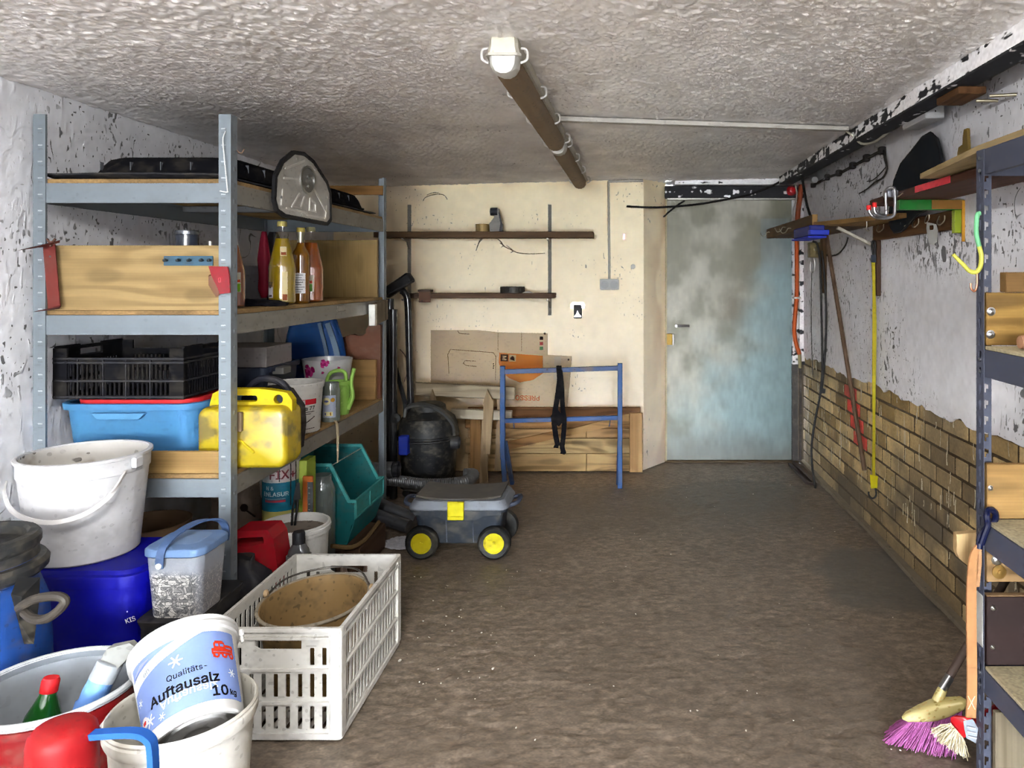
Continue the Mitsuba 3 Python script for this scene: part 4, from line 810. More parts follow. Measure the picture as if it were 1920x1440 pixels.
def lw(mesh, col, nm='print', off=.0006, a0=0.0): part(k, nm, tf(wrap(tf(mesh, np.diag([1.04, 1.04, 1, 1])), rf, (0, 0, 0), off, a0), M), ('satin', col, .03), smooth=False)
lw(extr(rpoly(-.135, .120, .024, .186, .004), .0004), (124, 146, 206), 'label')
sw = Polygon([(-.135, .125), (-.02, .160), (.04, .186), (-.01, .186), (-.06, .172), (-.135, .155)]); lw(extr(sw, .0004), (226, 230, 236), off=.0012)
sw = Polygon([(-.135, .158), (-.07, .176), (-.10, .178)]); lw(extr(sw, .0004), (150, 160, 216), off=.0016)
lw(mv(letters('Qualitäts-', .0125, .0004, False), x=-.002, y=.104), (20, 20, 26), off=.0016)
lw(mv(letters('Auftausalz', .021, .0004, True), x=-.012, y=.076), (16, 16, 20), off=.0016)
lw(mv(tf(letters('Auftausalz', .017, .0004, True), np.diag([1, -1, -1, 1.])), x=-.004, y=.056), (214, 222, 240), off=.0014)
lw(mv(letters('10', .022, .0004, True), x=.058, y=.044), (16, 16, 20), off=.0016); lw(mv(letters('kg', .0125, .0004, True), x=.090, y=.040), (16, 16, 20), off=.0016)
lw(mv(rot(letters('en', .012, .0003), 18, (0, 0, 1)), x=-.085, y=.150), (150, 158, 170), off=.002); lw(mv(rot(letters('der Profi', .008, .0003), 20, (0, 0, 1)), x=-.04, y=.158), (170, 178, 188), off=.002)
tr = unary_union([rpoly(.052, .108, .128, .143, .003), rpoly(.058, .086, .140, .158, .004), rpoly(.084, .110, .140, .152, .003), sbox(.054, .122, .060, .13), sbox(.062, .155, .082, .161)] + [Point(x, .127).buffer(.0075) for x in (.062, .082, .102)]).difference(unary_union([sbox(.062, .147, .070, .154), sbox(.073, .147, .083, .154), sbox(.088, .143, .106, .146)] + [Point(x, .127).buffer(.003) for x in (.062, .082, .102)] + [sbox(.055, .134, .105, .1355)]))
lw(extr(tr, .0004), (196, 60, 40), off=.0016)
def star(x, y, r): return unary_union([LineString([(x - r * math.cos(a), y - r * math.sin(a)), (x + r * math.cos(a), y + r * math.sin(a))]).buffer(r * .14) for a in (0, 1.05, 2.1)])
lw(extr(unary_union([star(-.02, .135, .013), star(-.09, .045, .012), star(-.115, .10, .008), star(.095, .085, .009), star(-.06, .035, .007)]), .0004), (222, 230, 242), off=.0014)
lw(extr(Point(-.108, .052).buffer(.012), .0004), (228, 226, 232), off=.0016); lw(extr(sbox(-.113, .048, -.103, .055), .0004), (196, 60, 60), off=.0022)
part(k, 'handle_clip', tf(cat(box(R1 + .004, R1 + .016, -.012, .012, hh - .03, hh - .012, .003), box(R1 + .006, R1 + .014, -.006, .006, hh - .045, hh - .028, .002)), M), ('satin', (226, 226, 222), .15))
# red pump sprayer with blue handle at the bottom edge
k = thing('pump_sprayer', 'red pump sprayer with a blue handle, cut by the bottom edge of the photo', 'sprayer')
c = (-1.052, 1.405, 0)
RED = ('satin', (126, 24, 26), .15)
part(k, 'cap', lathe([(.040, .44), (.055, .44), (.0575, .46), (.0575, .555), (.054, .570), (.046, .579), (.03, .584), (0, .585)], 48, c), RED)
part(k, 'tank', lathe([(0, 0), (.06, 0), (.068, .01), (.068, .36), (.055, .40), (.045, .44), (0, .44)], 48, c), ('satin', (206, 200, 184), .2), 'pale tank')
BL = ('satin', (38, 80, 150), .06)
part(k, 'handle', cat(strap([V(-1.0, 1.405, .562), V(-.925, 1.41, .563), V(-.895, 1.41, .553), V(-.886, 1.41, .525), V(-.884, 1.41, .42), V(-.884, 1.41, .30), V(-.92, 1.41, .285), V(-.985, 1.41, .283)], .02, .011, (0, 1, 0), 6)), BL, 'blue angular handle')
# the white crate
k = thing('white_crate', 'white slatted plastic crate on the floor in front of the shelving unit', 'crate')
x0, x1, y0, y1, h = -1.265, -.868, 2.30, 2.90, .340
CR = ('satin', (226, 224, 216), .35); t = .004; w, d = x1 - x0, y1 - y0
def slots(L, n, m0, rows, wd, notch=None, keep=None):
    p = sbox(0, 0, L, h)
    hs = []
    for ri, (a, b) in enumerate(rows):
        for i in range(n):
            x = m0 + (L - 2 * m0) * (i + .5) / n
            if keep is not None and ri == 2 and keep[0] < x < keep[1]: continue
            hs.append(rpoly(x - wd / 2, x + wd / 2, a, b, .003))
    p = p.difference(unary_union(hs))
    return p.difference(notch) if notch is not None else p
rows = [(.030, .100), (.128, .200), (.226, .280)]
note = Polygon([(w * .34, .302), (w * .70, .302), (w * .70, .276), (w * .38, .276), (w * .34, .286)])
ends = slots(w, 9, .03, rows, .0135, note, (w * .26, w * .74))
part(k, 'end_panel', extr(ends, t, frame((x0, y0 + t, 0), (1, 0, 0), (0, 0, 1), (0, -1, 0))), CR)
part(k, 'end_panel', extr(ends, t, frame((x0, y1, 0), (1, 0, 0), (0, 0, 1), (0, -1, 0))), CR)
sides = slots(d, 17, .03, [(.030, .100), (.122, .205), (.226, .308)], .0165)
part(k, 'side_panel', extr(sides, t, frame((x1 - t, y0, 0), (0, 1, 0), (0, 0, 1), (1, 0, 0))), CR)
part(k, 'side_panel', extr(sides, t, frame((x0, y0, 0), (0, 1, 0), (0, 0, 1), (1, 0, 0))), CR)
part(k, 'bottom', extr(slots(w, 12, .03, [(.03, .10), (.13, .2), (.23, .3)], .014).union(sbox(0, .3, w, d)), t, frame((x0, y0, .004), (1, 0, 0), (0, 1, 0), (0, 0, 1))), CR)
e = .010
def ring(z0, z1, o):
    p = rpoly(x0 - o, x1 + o, y0 - o, y1 + o, .012).difference(rpoly(x0 + .003, x1 - .003, y0 + .003, y1 - .003, .006)); return extr(p, z1 - z0, frame((0, 0, z0), (1, 0, 0), (0, 1, 0), (0, 0, 1)))
part(k, 'rim', cat(ring(.331, .344, .009), ring(.308, .316, .009)), CR)
part(k, 'rail', ring(.210, .218, .008), CR); part(k, 'rail', ring(.108, .116, .008), CR); part(k, 'rail', ring(.0, .018, .006), CR)
for sx, xx in ((1, x0), (-1, x1)):
    for sy, yy in ((1, y0), (-1, y1)):
        part(k, 'corner_post', cat(box(xx - sx * .008, xx + sx * .03, yy - sy * .008, yy + sy * .003, .01, .338, .002), box(xx - sx * .008, xx + sx * .003, yy, yy + sy * .03, .01, .338, .002), *[box(xx + sx * q - .0015, xx + sx * q + .0015, yy - sy * .010, yy, .01, .338) for q in (.0, .03)]), ('satin', (226, 224, 214), .25))
# enamel tub in the crate, with its stand-in support hidden beneath
k = thing('enamel_tub', 'oval beige zinc tub with rolled rim inside the white crate', 'tub')
c = (-1.075, 2.615, .010); 
oval = lambda prof: lathe(prof, 64, c, 1.0, 1.0)
part(k, 'body', lathe([(0, 0), (.125, 0), (.130, .005), (.172, .275), (.177, .279), (.178, .285), (.174, .289), (.168, .286), (.164, .275), (.162, .262), (.126, .012), (0, .012)], 64, c, 1.0, 1.25), ('satin', (150, 122, 82), .6), 'rusty beige inside')
part(k, 'rim', tf(trimesh.creation.torus(.1755, .0055, 64, 10), frame(V(*c) + V(0, 0, .286), (1, 0, 0), (0, 1.25, 0), (0, 0, 1))), ('satin', (160, 150, 132), .5))
part(k, 'wire_handle', tube([V(c[0] - .178, c[1] + .0, .30), V(c[0] - .15, c[1] + .13, .318), V(c[0] - .03, c[1] + .215, .322), V(c[0] + .09, c[1] + .18, .325), V(c[0] + .178, c[1] + .05, .318)], .0035, 8, 6), ('metal', (90, 86, 80), .4), 'wire handle')
for s in (-1, 1): part(k, 'handle_lug', tf(lathe([(0, 0), (.012, 0), (.014, .006), (.008, .012), (0, .012)], 20), frame(V(c[0] + s * .176, c[1] + (.05 if s > 0 else 0), .314), (0, 1, 0), (0, 0, 1), (1, 0, 0))), ('satin', (210, 180, 140), .3))

# ------------------------------------------------------------------ under the lowest shelf
thing('cardboard_drum', 'brown round cardboard drum with a dark open top under the lowest shelf', 'drum', lathe([(0, 0), (.15, 0), (.15, .435), (.153, .44), (.147, .44), (.143, .43), (.14, .02), (0, .02)], 48, (-1.90, 3.0, 0)), ('matte', (112, 90, 70), .5))
m = loft([(0, .10, .09, .04), (.06, .115, .10, .05), (.2, .11, .09, .05), (.34, .10, .08, .04), (.44, .085, .07, .03), (.50, .09, .065, .03), (.53, .06, .04, .02)], 7)
m = jitter(trimesh.Trimesh(*trimesh.remesh.subdivide_to_size(m.vertices, m.faces, .016)), .016, 16, 5); m.vertices[:, 2] = np.maximum(m.vertices[:, 2], 0)
k = thing('cloth_sack', 'crumpled beige cloth sack under the lowest shelf left of the wood-stain tin', 'sack')
part(k, 'sack', mv(m, -1.755, 3.40, 0), ('matte', (132, 116, 102), .35), smooth=60)
y = 3.30; part(k, 'emblem', extr(unary_union([Point(X(458, y), Z(952, y)).buffer(.017), LineString([(X(464, y), Z(958, y)), (X(478, y), Z(968, y))]).buffer(.003)]), .003, XZ(y)), ('matte', (30, 24, 22), 0))
thing('wooden_box', 'low wooden box under the wood-stain tin, half hidden by the white bucket', 'box', box(-1.62, -1.48, 3.29, 3.46, 0, .275, .003), ('woodx', (112, 86, 58), .6))
c = (-1.523, 3.34, .2755); k = thing('wood_stain_tin', 'white and teal wood-stain tin with dark drips under the lowest shelf', 'tin'); R = .078; rf = lambda z: R
part(k, 'can', lathe([(0, 0), (R, 0), (R + .002, .002), (R, .005), (R, .325), (R + .002, .328), (R, .332), (R - .006, .332), (R - .008, .326), (0, .326)], 48, c), ('satin', (206, 200, 196), .3))
def tp(m, col, off=.0006, a=.25): part(k, 'print', wrap(m, rf, c, off, a), ('satin', col, .1), smooth=False)
tp(extr(sbox(-.12, .12, .10, .245), .0004), (20, 92, 112)); tp(extr(sbox(-.12, .005, .10, .12), .0004), (170, 160, 90)); 
tp(mv(letters('FIX+', .036, .0004, True), x=.02, y=.280), (96, 30, 38), .0012)
tp(mv(letters('N &', .016, .0004, True), x=-.035, y=.222), (214, 214, 208), .0014); tp(mv(letters('ENLASUR', .018, .0004, True), x=-.012, y=.196), (222, 222, 216), .0014)
tp(cat(extr(sbox(-.06, .160, .03, .170), .0004)), (150, 44, 56), .0014); tp(extr(sbox(-.06, .174, .03, .176), .0004), (190, 186, 180), .0014)
tp(extr(rpoly(-.04, -.01, .03, .075, .004), .0004), (206, 204, 200), .0014); tp(extr(shapely.affinity.scale(Point(-.025, .053).buffer(.01), .8, 1.3), .0004), (70, 60, 56), .002)
for x, z0, z1, w in ((.052, .14, .33, .0022), (.078, .10, .33, .002), (.006, .25, .32, .002)): tp(extr(sbox(x - w, z0, x + w, z1), .0008), (24, 20, 22), .0018)
thing('seed_box', 'lime green and white package standing right of the wood-stain tin', 'package', box(-1.445, -1.41, 3.34, 3.44, 0, .60, .002), ('satin', (150, 168, 66), .4))
k = thing('folding_rule', 'orange and black folding rule standing beside the green package', 'ruler')
y = 3.305; part(k, 'rule', box(X(567, y), X(586, y), y, y + .012, 0, Z(893, y), .002), ('satin', (176, 92, 44), .3)); part(k, 'scale_band', box(X(577, y), X(587, y), y - .002, y, 0, Z(904, y)), ('satin', (40, 44, 46), .2))
part(k, 'print', cat([box(X(578.5, y), X(581.5, y), y - .003, y - .0018, z, z + .002) for z in np.arange(.32, .50, .024)]), ('satin', (200, 196, 180), 0))
k = thing('pliers', 'black pliers hanging between the tin and the folding rule', 'pliers'); y = 3.225
part(k, 'jaws', hull([P(557, 905, y), P(562, 905, y), P(564, 936, y), P(549, 938, y), P(553, 920, y), P(557, 905, y + .01), P(562, 905, y + .01), P(564, 936, y + .01), P(549, 938, y + .01)]), ('satin', (22, 22, 24), .2))
for s in (-1, 1): part(k, 'grip', tube([P(556 + 2 * s, 932, y + .005), P(553 + 4 * s, 955, y + .005), P(550 + 3 * s, 985, y + .005), P(550 + 3 * s, 1055, y + .005)], .0048, 8, 5), ('satin', (20, 20, 22), .2))
c = (-1.385, 3.158, 0.0)
k = thing('white_bucket', 'white paint bucket half under the lowest shelf behind the white crate', 'bucket')
part(k, 'body', lathe([(0, 0), (.118, 0), (.122, .004), (.136, .345), (.143, .347), (.143, .36), (.146, .362), (.146, .372), (.143, .374), (.143, .382), (.139, .385), (.132, .384), (.130, .375), (.118, .008), (0, .008)], 64, c), ('satin', (222, 222, 218), .15))
part(k, 'residue', lathe([(.130, .345), (.128, .350), (0, .345)], 48, c), ('splash', (110, 100, 90), 1.), 'dirty grey contents')
c = (-1.335, 3.50, 0.0)
thing('glass_jar', 'tall clear glass jar between the white bucket and the teal bin', 'jar', lathe([(0, 0), (.055, 0), (.06, .01), (.06, .42), (.05, .45), (.044, .46), (.044, .49), (.040, .49), (.040, .46), (0, .45)], 36, (-1.415, 3.52, 0)), ('glassdark', (84, 92, 90), .2))
# teal stacking bin
k = thing('stacking_bin', 'teal plastic stacking bin tilted under the lowest shelf on a brown timber', 'bin'); TE = ('satin', (26, 88, 90), .4)
zb, t = .131, .005; xb, xf, ya, yc = -1.66, -1.285, 3.60, 4.02
prof = Polygon([(xb, zb), (xf - .04, zb), (xf - .02, zb + .09), (xf, zb + .12), (xf, zb + .21), (xf - .03, zb + .21), (xf - .12, zb + .385), (xb, zb + .385)])
part(k, 'side', extr(prof, t, XZ(ya + t)), TE); part(k, 'side', extr(prof, t, XZ(yc)), TE)
part(k, 'back', box(xb, xb + t, ya, yc, zb, zb + .385), TE); part(k, 'floor', box(xb, xf - .04, ya, yc, zb, zb + t), TE)
part(k, 'front', hull([(xf - .045, y, zb) for y in (ya, yc)] + [(xf - .04, y, zb) for y in (ya, yc)] + [(xf, y, zb + .12) for y in (ya, yc)] + [(xf - .006, y, zb + .12) for y in (ya, yc)]), TE)
part(k, 'label_lip', cat(box(xf - .006, xf, ya, yc, zb + .12, zb + .215), box(xf - .004, xf + .006, ya, yc, zb + .205, zb + .215), box(xf - .004, xf + .006, ya, yc, zb + .125, zb + .133), box(xf, xf + .006, ya + .20, ya + .208, zb + .125, zb + .215), box(xf, xf + .006, ya, ya + .01, zb + .125, zb + .215), box(xf, xf + .006, yc - .01, yc, zb + .125, zb + .215)), ('satin', (58, 132, 130), .3))
edge = LineString([(xf, zb + .21), (xf - .03, zb + .21), (xf - .12, zb + .385), (xb, zb + .385)]).buffer(.007); 
part(k, 'rim', cat(extr(edge, .012, XZ(ya + .004)), extr(edge, .012, XZ(yc + .006)), box(xb - .004, xb + .01, ya, yc, zb + .378, zb + .392)), ('satin', (64, 140, 138), .25))
part(k, 'cross_rod', rod((-1.42, ya - .01, zb + .37), (-1.40, yc + .01, zb + .37), .003), ('metal', (190, 188, 180), .2), 'thin metal rod')
k = thing('timber_beam', 'short dark brown timber lying on the floor beside the rear post', 'timber', box(-1.62, -1.243, 3.54, 3.93, 0, .130, .006), ('woody', (84, 62, 48), .8))
thing('bent_stick', 'pale bent stick lying on the brown timber in front of the teal bin', 'stick', tube([V(-1.33, 3.42, .19), V(-1.27, 3.50, .155), V(-1.255, 3.62, .141), V(-1.258, 3.76, .141), V(-1.27, 3.90, .141)], .010, 8, 6), ('woody', (150, 122, 82), .6))
thing('wire_coil', 'small coil of old cable lying in front of the timber', 'coil', cat(*[mv(tf(trimesh.creation.torus(.055 - .006 * i, .007, 32, 8), rotm(70 + 12 * i, (1, .3, 0))), -1.24, 3.46 + .008 * i, .066) for i in range(3)]), ('satin', (112, 96, 86), .4))
# red fuel can and black jug
k = thing('red_canister', 'red plastic fuel can with open handle behind the front post', 'canister'); RD = ('satin', (140, 22, 32), .2)
o = frame((-1.545, 3.01, 0), (1, 0, 0), (0, 0, 1), (0, -1, 0))
hp = Polygon([(0, 0), (.19, 0), (.205, .05), (.205, .30), (.19, .40), (.17, .43), (.05, .425), (-.02, .38), (-.02, .1)]).buffer(.006).difference(Polygon([(.03, .375), (.055, .405), (.155, .41), (.16, .385), (.1, .372)]))
part(k, 'body', extr(hp, .12, mvM(o, y=.0061)), RD)
part(k, 'label', extr(sbox(.03, .12, .15, .26), .002, mvM(o, z=.12)), ('satin', (36, 32, 34), .2))
k = thing('black_jug', 'squat black plastic jug with a short neck behind the white crate', 'jug')
part(k, 'body', loft([(0, .085, .07, .03), (.25, .09, .072, .035), (.31, .08, .062, .03), (.345, .045, .04, .025), (.36, .028, .028, .02), (.385, .028, .028, .02), (.39, .02, .02, .015)], 7, at=(-1.40, 2.78, 0)), ('satin', (36, 36, 40), .4), smooth=50)
part(k, 'handle', strap([V(-1.47, 2.76, .30), V(-1.46, 2.75, .365), V(-1.42, 2.75, .395), V(-1.37, 2.76, .385)], .022, .014, (0, 1, 0), 6), ('satin', (30, 30, 33), .3))
k = thing('oil_bottle', 'dark grey bottle with black flip cap behind the far edge of the white crate', 'bottle'); c = (-1.283, 2.965, 0)
part(k, 'body', loft([(0, .042, .03, .02), (.29, .044, .032, .022), (.34, .036, .028, .02), (.365, .022, .02, .016)], 6, at=c), ('gloss', (70, 70, 70), .2), smooth=50); part(k, 'label', loft([(.22, .0425, .0305, .02), (.22, .0448, .033, .022), (.32, .0448, .033, .022), (.32, .04, .03, .02)], 6, (False, False), c), ('satin', (110, 110, 108), .4))
part(k, 'cap', lathe([(.024, .365), (.024, .405), (.020, .412), (0, .412)], 28, c), ('satin', (24, 24, 26), .1), 'black flip cap')
# grit heap
pts = []
for i in range(900):
    a, r = rng.uniform(0, 6.28), rng.uniform(0, 1) ** .6 * .10; x, y = -1.15 + r * math.cos(a) - .04, 3.93 + r * math.sin(a) * .9; s = rng.uniform(.003, .010)
    pts.append(mv(rot(box(-s, s, -s * .8, s * .8, 0, s * rng.uniform(.4, 1)), rng.uniform(0, 180), (0, 0, 1)), x + .03, y + .05, max(0, .02 * (1 - r / .13) * rng.uniform(0, 1))))
thing('grit_heap', 'spilled pale grey grit on the floor between timber and garden trolley', 'grit', cat(pts), ('matte', (186, 186, 192), .1), kind='stuff', smooth=False)

# ------------------------------------------------------------------ garden trolley
k = thing('garden_trolley', 'dark blue-grey garden seat trolley with four black wheels and yellow latch', 'trolley')
tx, ty = -.825, 3.90; NV = ('satin', (28, 32, 39), .5)
part(k, 'body', loft([(.072, .195, .115, .03), (.078, .200, .120, .03), (.215, .222, .138, .035), (.235, .225, .14, .035), (.238, .245, .155, .04), (.25, .245, .155, .04)], 6, (True, True), (tx, ty, 0)), NV)
part(k, 'front_recess', extr(Polygon([(-.22, .238), (.22, .238), (.22, .226), (.13, .222), (.09, .200), (-.06, .200), (-.11, .222), (-.22, .226)]), .012, frame((tx, ty - .142, 0), (1, 0, 0), (0, 0, 1), (0, -1, 0))), NV)
for s in (-.06, .075): part(k, 'body_seam', hull([(tx + s - .002, ty - .125, .08), (tx + s + .002, ty - .125, .08), (tx + s - .002, ty - .143, .20), (tx + s + .002, ty - .143, .20), (tx + s, ty - .10, .08), (tx + s, ty - .12, .20)]), ('satin', (84, 90, 102), .5))
part(k, 'lid', loft([(.248, .248, .158, .05), (.252, .252, .162, .05), (.262, .252, .162, .05), (.292, .232, .148, .05), (.297, .226, .143, .05)], 6, (True, True), (tx + .0, ty, 0)), ('satin', (112, 117, 123), .3), 'light grey lid', smooth=50)
xs = np.linspace(-.215, .215, 15); yy = np.linspace(-.132, .132, 9)
part(k, 'seat_pad', mv(slab_grid(xs, yy, lambda x, y: .302 + .018 * abs(x / .215) ** 2.5 * (1 if abs(y) < .14 else 0), -.01), tx, ty, 0), ('matte', (66, 62, 58), .5), 'grey-brown seat top', smooth=50)
for s in (-1, 1): part(k, 'end_handle', tube([V(tx + s * .235, ty - .07, .245), V(tx + s * .285, ty - .06, .262), V(tx + s * .295, ty, .268), V(tx + s * .285, ty + .06, .262), V(tx + s * .235, ty + .07, .245)], .011, 8, 5), ('satin', (40, 44, 54), .3))
part(k, 'latch', cat(box(tx - .048, tx + .035, ty - .172, ty - .160, .205, .298, .003), box(tx - .044, tx + .031, ty - .176, ty - .170, .222, .226), *[box(tx - .025 + .022 * i, tx - .022 + .022 * i, ty - .1735, ty - .17, .282, .298) for i in range(3)]), ('satin', (212, 192, 28), .1), 'yellow latch')
for sx in (-1, 1):
    for sy in (-1, 1):
        M = frame((tx + sx * .182, ty + sy * .145, .084), (1, 0, 0), (0, 0, 1), (0, sy, 0))
        w = part(k, 'wheel', tf(lathe([(.052, -.004), (.052, .012), (.058, .014), (.072, .016), (.080, .010), (.084, .0), (.084, -.022), (.078, -.032), (.05, -.034), (0, -.034)], 48), M), ('satin', (20, 20, 20), .5), 'black ribbed wheel')
        part(w, 'hub', tf(lathe([(.052, .004), (.052, .013), (.047, .013), (.045, .009), (.01, .007), (.009, .012), (.004, .012), (0, .007)], 40), M), ('satin', (186, 168, 24), .3), 'yellow hub')

# ------------------------------------------------------------------ vacuum cleaner
k = thing('vacuum_cleaner', 'dusty black drum vacuum cleaner with blue clips in front of the back wall', 'vacuum cleaner'); c = (-1.276, 4.93, 0)
part(k, 'drum', lathe([(0, .10), (.165, .10), (.172, .12), (.186, .30), (.192, .355), (.20, .36), (.20, .37), (.192, .375), (.192, .385), (.20, .39), (.19, .45), (.17, .50), (.13, .53), (.115, .545), (.11, .575), (.09, .59), (0, .60)], 64, c), ('satin', (20, 20, 21), .5), smooth=30)
part(k, 'dolly', lathe([(0, .045), (.16, .045), (.18, .05), (.18, .085), (.165, .10), (0, .10)], 48, c), ('satin', (26, 26, 27), .4))
for a in (40, 140, 220, 320): part(k, 'castor', mv(tf(trimesh.creation.cylinder(.023, .02, sections=20), rotm(90, (1, 0, 0))), c[0] + .155 * math.cos(math.radians(a)), c[1] + .155 * math.sin(math.radians(a)), .0232), ('satin', (20, 20, 21), .3))
part(k, 'clip', box(c[0] - .135, c[0] - .075, c[1] - .225, c[1] - .165, .295, .415, .006), ('satin', (30, 46, 130), .15), 'blue clip')
part(k, 'hose_port', tf(lathe([(.04, 0), (.04, .05), (.035, .05), (.03, .01), (0, .01)], 28), frame((c[0] + .17, c[1] - .08, .345), (0, 1, 0), (0, 0, 1), (1, 0, 0))), ('satin', (30, 30, 32), .3))
part(k, 'carry_handle', strap([V(c[0] - .12, c[1] - .13, .52), V(c[0] - .10, c[1] - .13, .585), V(c[0] - .0, c[1] - .14, .60), V(c[0] + .11, c[1] - .14, .565), V(c[0] + .185, c[1] - .12, .48), V(c[0] + .195, c[1] - .10, .40)], .03, .016, (0, 1, .4), 6), ('satin', (40, 40, 40), .5))
part(k, 'side_knob', tf(lathe([(0, 0), (.03, 0), (.03, .02), (.014, .022), (.012, .028), (0, .028)], 28), frame((c[0] - .165, c[1] - .16, .52), (1, 0, 0), (0, 0, 1), (0, -1, 0))), ('satin', (26, 26, 27), .3)); part(k, 'knob_screw', tf(lathe([(.012, .02), (.010, .031), (0, .031)], 16), frame((c[0] - .165, c[1] - .16, .52), (1, 0, 0), (0, 0, 1), (0, -1, 0))), ('chrome', (220, 220, 220), .1))
def corrug(pts, r, pitch=.012, k=10):
    p = spline(pts, k); L = np.r_[0, np.cumsum(np.linalg.norm(np.diff(p, axis=0), axis=1))]; n = int(L[-1] / pitch * 2); s = np.linspace(0, L[-1], n)
    q = np.c_[[np.interp(s, L, p[:, i]) for i in range(3)]].T
    return tube(q, [r * (1 if i % 2 else .92) for i in range(n)], 16, straight=True)
GY = ('metal', (136, 138, 140), .25)
k = thing('vacuum_hose', 'grey ribbed vacuum hose lying in a loop in front of the vacuum cleaner', 'hose')
part(k, 'hose', corrug([V(-1.60, 4.60, .175), V(-1.42, 4.58, .175), V(-1.2, 4.56, .155), V(-1.02, 4.57, .16), V(-.945, 4.63, .165), V(-.94, 4.72, .175), V(-1.0, 4.72, .175)], .036), GY)
k = thing('vacuum_pipe', 'grey vacuum pipe with a dark open end pointing right beside the rear post', 'pipe')
part(k, 'pipe', tf(lathe([(.042, 0), (.042, .26), (.046, .26), (.046, .30), (.038, .30), (.036, .2), (0, .2)], 32), frame((-1.68, 4.50, .262), (0, 1, 0), (0, 0, 1), (1, 0, 0))), GY); part(k, 'open_end', tf(lathe([(.042, .0), (.046, .0), (.046, .03), (.042, .03), (.036, .026), (.036, .0)], 32), frame((-1.372, 4.50, .262), (0, 1, 0), (0, 0, 1), unit((1, -.12, 0)))), ('satin', (30, 30, 32), .2))
for i, (a, b) in enumerate((((-1.66, 4.32, .22), (-1.16, 4.20, .052)), ((-1.62, 4.22, .15), (-1.17, 4.10, .05)))):
    thing('vacuum_pipe', ['dark grey vacuum pipe slanting to the floor behind the garden trolley, upper one', 'dark grey vacuum pipe slanting to the floor behind the garden trolley, lower one'][i], 'pipe', group='grey vacuum pipes', mesh=rod(a, b, .037, 24), mat=('metal', (92, 94, 98), .3))
k = thing('vacuum_wand', 'black vacuum wand with bent neck, its floor nozzle up, standing by the rear post', 'vacuum wand'); y = 5.10
part(k, 'pipe', tube([P(752, 545, y), P(758, 548, y), P(764, 562, y), P(766, 600, y), P(768, 680, y), P(770, 750, y), P(772, 880, y - .02)], .0235, 14, 5), ('gloss', (24, 24, 26), .15))
n0, n1 = P(722, 552, y), P(772, 518, y)
part(k, 'nozzle', obar(n0, n1, .075, .075, (0, 0, 1), .014), ('satin', (22, 22, 24), .2)); part(k, 'nozzle_lip', obar(n0 + V(-.018, -.02, -.03), n1 + V(.02, -.02, -.028), .05, .012, (-.5, 0, 1), .004), ('satin', (44, 44, 46), .2))
k = thing('vacuum_wand', 'straight black vacuum pipes standing between the rear post and the vacuum cleaner', 'pipe')
for u, v0, yy_ in ((737, 580, 4.80), (731, 560, 4.86)): part(k, 'pipe', rod((X(u, yy_), yy_, 0), (X(u, yy_), yy_, Z(v0, yy_)), .027, 20), ('gloss', (24, 25, 27), .15))
k = thing('crevice_tool', 'thin black perforated bar leaning behind the vacuum cleaner', 'tool'); part(k, 'bar', obar(P(742, 690, 5.25), P(760, 757, 5.22), .03, .012, (0, 1, 0), .002), ('satin', (26, 26, 28), .2)); part(k, 'wire', tube([P(758, 716, 5.15), P(765, 690, 5.2), P(760, 668, 5.25), P(750, 655, 5.28)], .003, 6, 5), ('satin', (60, 34, 30), .2)); part(k, 'lower_bar', obar(P(760, 757, 5.22), (X(760, 5.22), 5.22, 0), .028, .012, (0, 1, 0)), ('satin', (26, 26, 28), .2))

# ------------------------------------------------------------------ wooden trestle, shuttering panel, cartons
k = thing('wooden_trestle', 'old wooden sawhorse with grey weathered bars beside the vacuum cleaner', 'sawhorse')
W1 = ('woodx', (214, 196, 164), .75); W2 = ('woodz', (206, 176, 136), .7); y = 5.20
part(k, 'bar', obar(P(770, 728, y + .02), P(966, 737, y + .02), .055, .088, (0, 0, 1), .004), W1); part(k, 'bar', obar(P(846, 775, y), P(960, 779, y), .05, .066, (0, 0, 1), .004), ('woodx', (236, 220, 190), .5))
part(k, 'leg', extr([(X(916, y), Z(729, y)), (X(928, y), Z(752, y)), (X(921, y), Z(848, y)), (X(909, y), Z(848, y)), (X(909, y), Z(752, y))], .026, XZ(y - .028)), W2)
part(k, 'leg', extr([(X(905, y), Z(786, y)), (X(916, y), Z(790, y)), (X(915, y), Z(906, y)), (X(900, y), Z(906, y))], .026, XZ(y - .002)), W2)
part(k, 'leg', extr([(X(931, y), Z(742, y)), (X(938, y), Z(750, y)), (X(937, y), Z(880, 5.28)), (X(925, y), Z(880, 5.28))], .024, XZ(y + .07)), W2)
part(k, 'leg', extr([(X(812, y), Z(729, y)), (X(820, y), Z(752, y)), (X(826, y), .0), (X(808, y), .0), (X(803, y), Z(760, y))], .026, XZ(y - .008)), W2)
k = thing('shuttering', 'knotty boarded timber shuttering lying on its edge against the back wall', 'boards'); y = 5.43
PN = [(.006, .135, (242, 196, 134)), (.138, .245, (250, 210, 150)), (.248, .318, (232, 184, 128)), (.321, .395, (214, 158, 100)), (.398, .472, (150, 104, 66))]
for i, (a, b, col) in enumerate(PN):
    x0_ = -1.12 - .02 * (i % 2)
    for q0, q1 in (((x0_, -.26), (-.258, .07)) if i in (0, 2) else ((x0_, .075 + (.06 if i == 4 else 0)),)):
        part(k, 'plank', box(q0, q1, y - .002 * (i % 2), y + .022, a, b, .003), ('woodx', col, 1.))
part(k, 'batten', box(.055, .150, y - .026, y - .003, .005, .435, .003), ('woodz', (238, 186, 126), .55)); part(k, 'batten', box(-1.10, -1.02, y - .026, y - .003, .005, .43, .003), ('woodz', (200, 150, 96), .8))
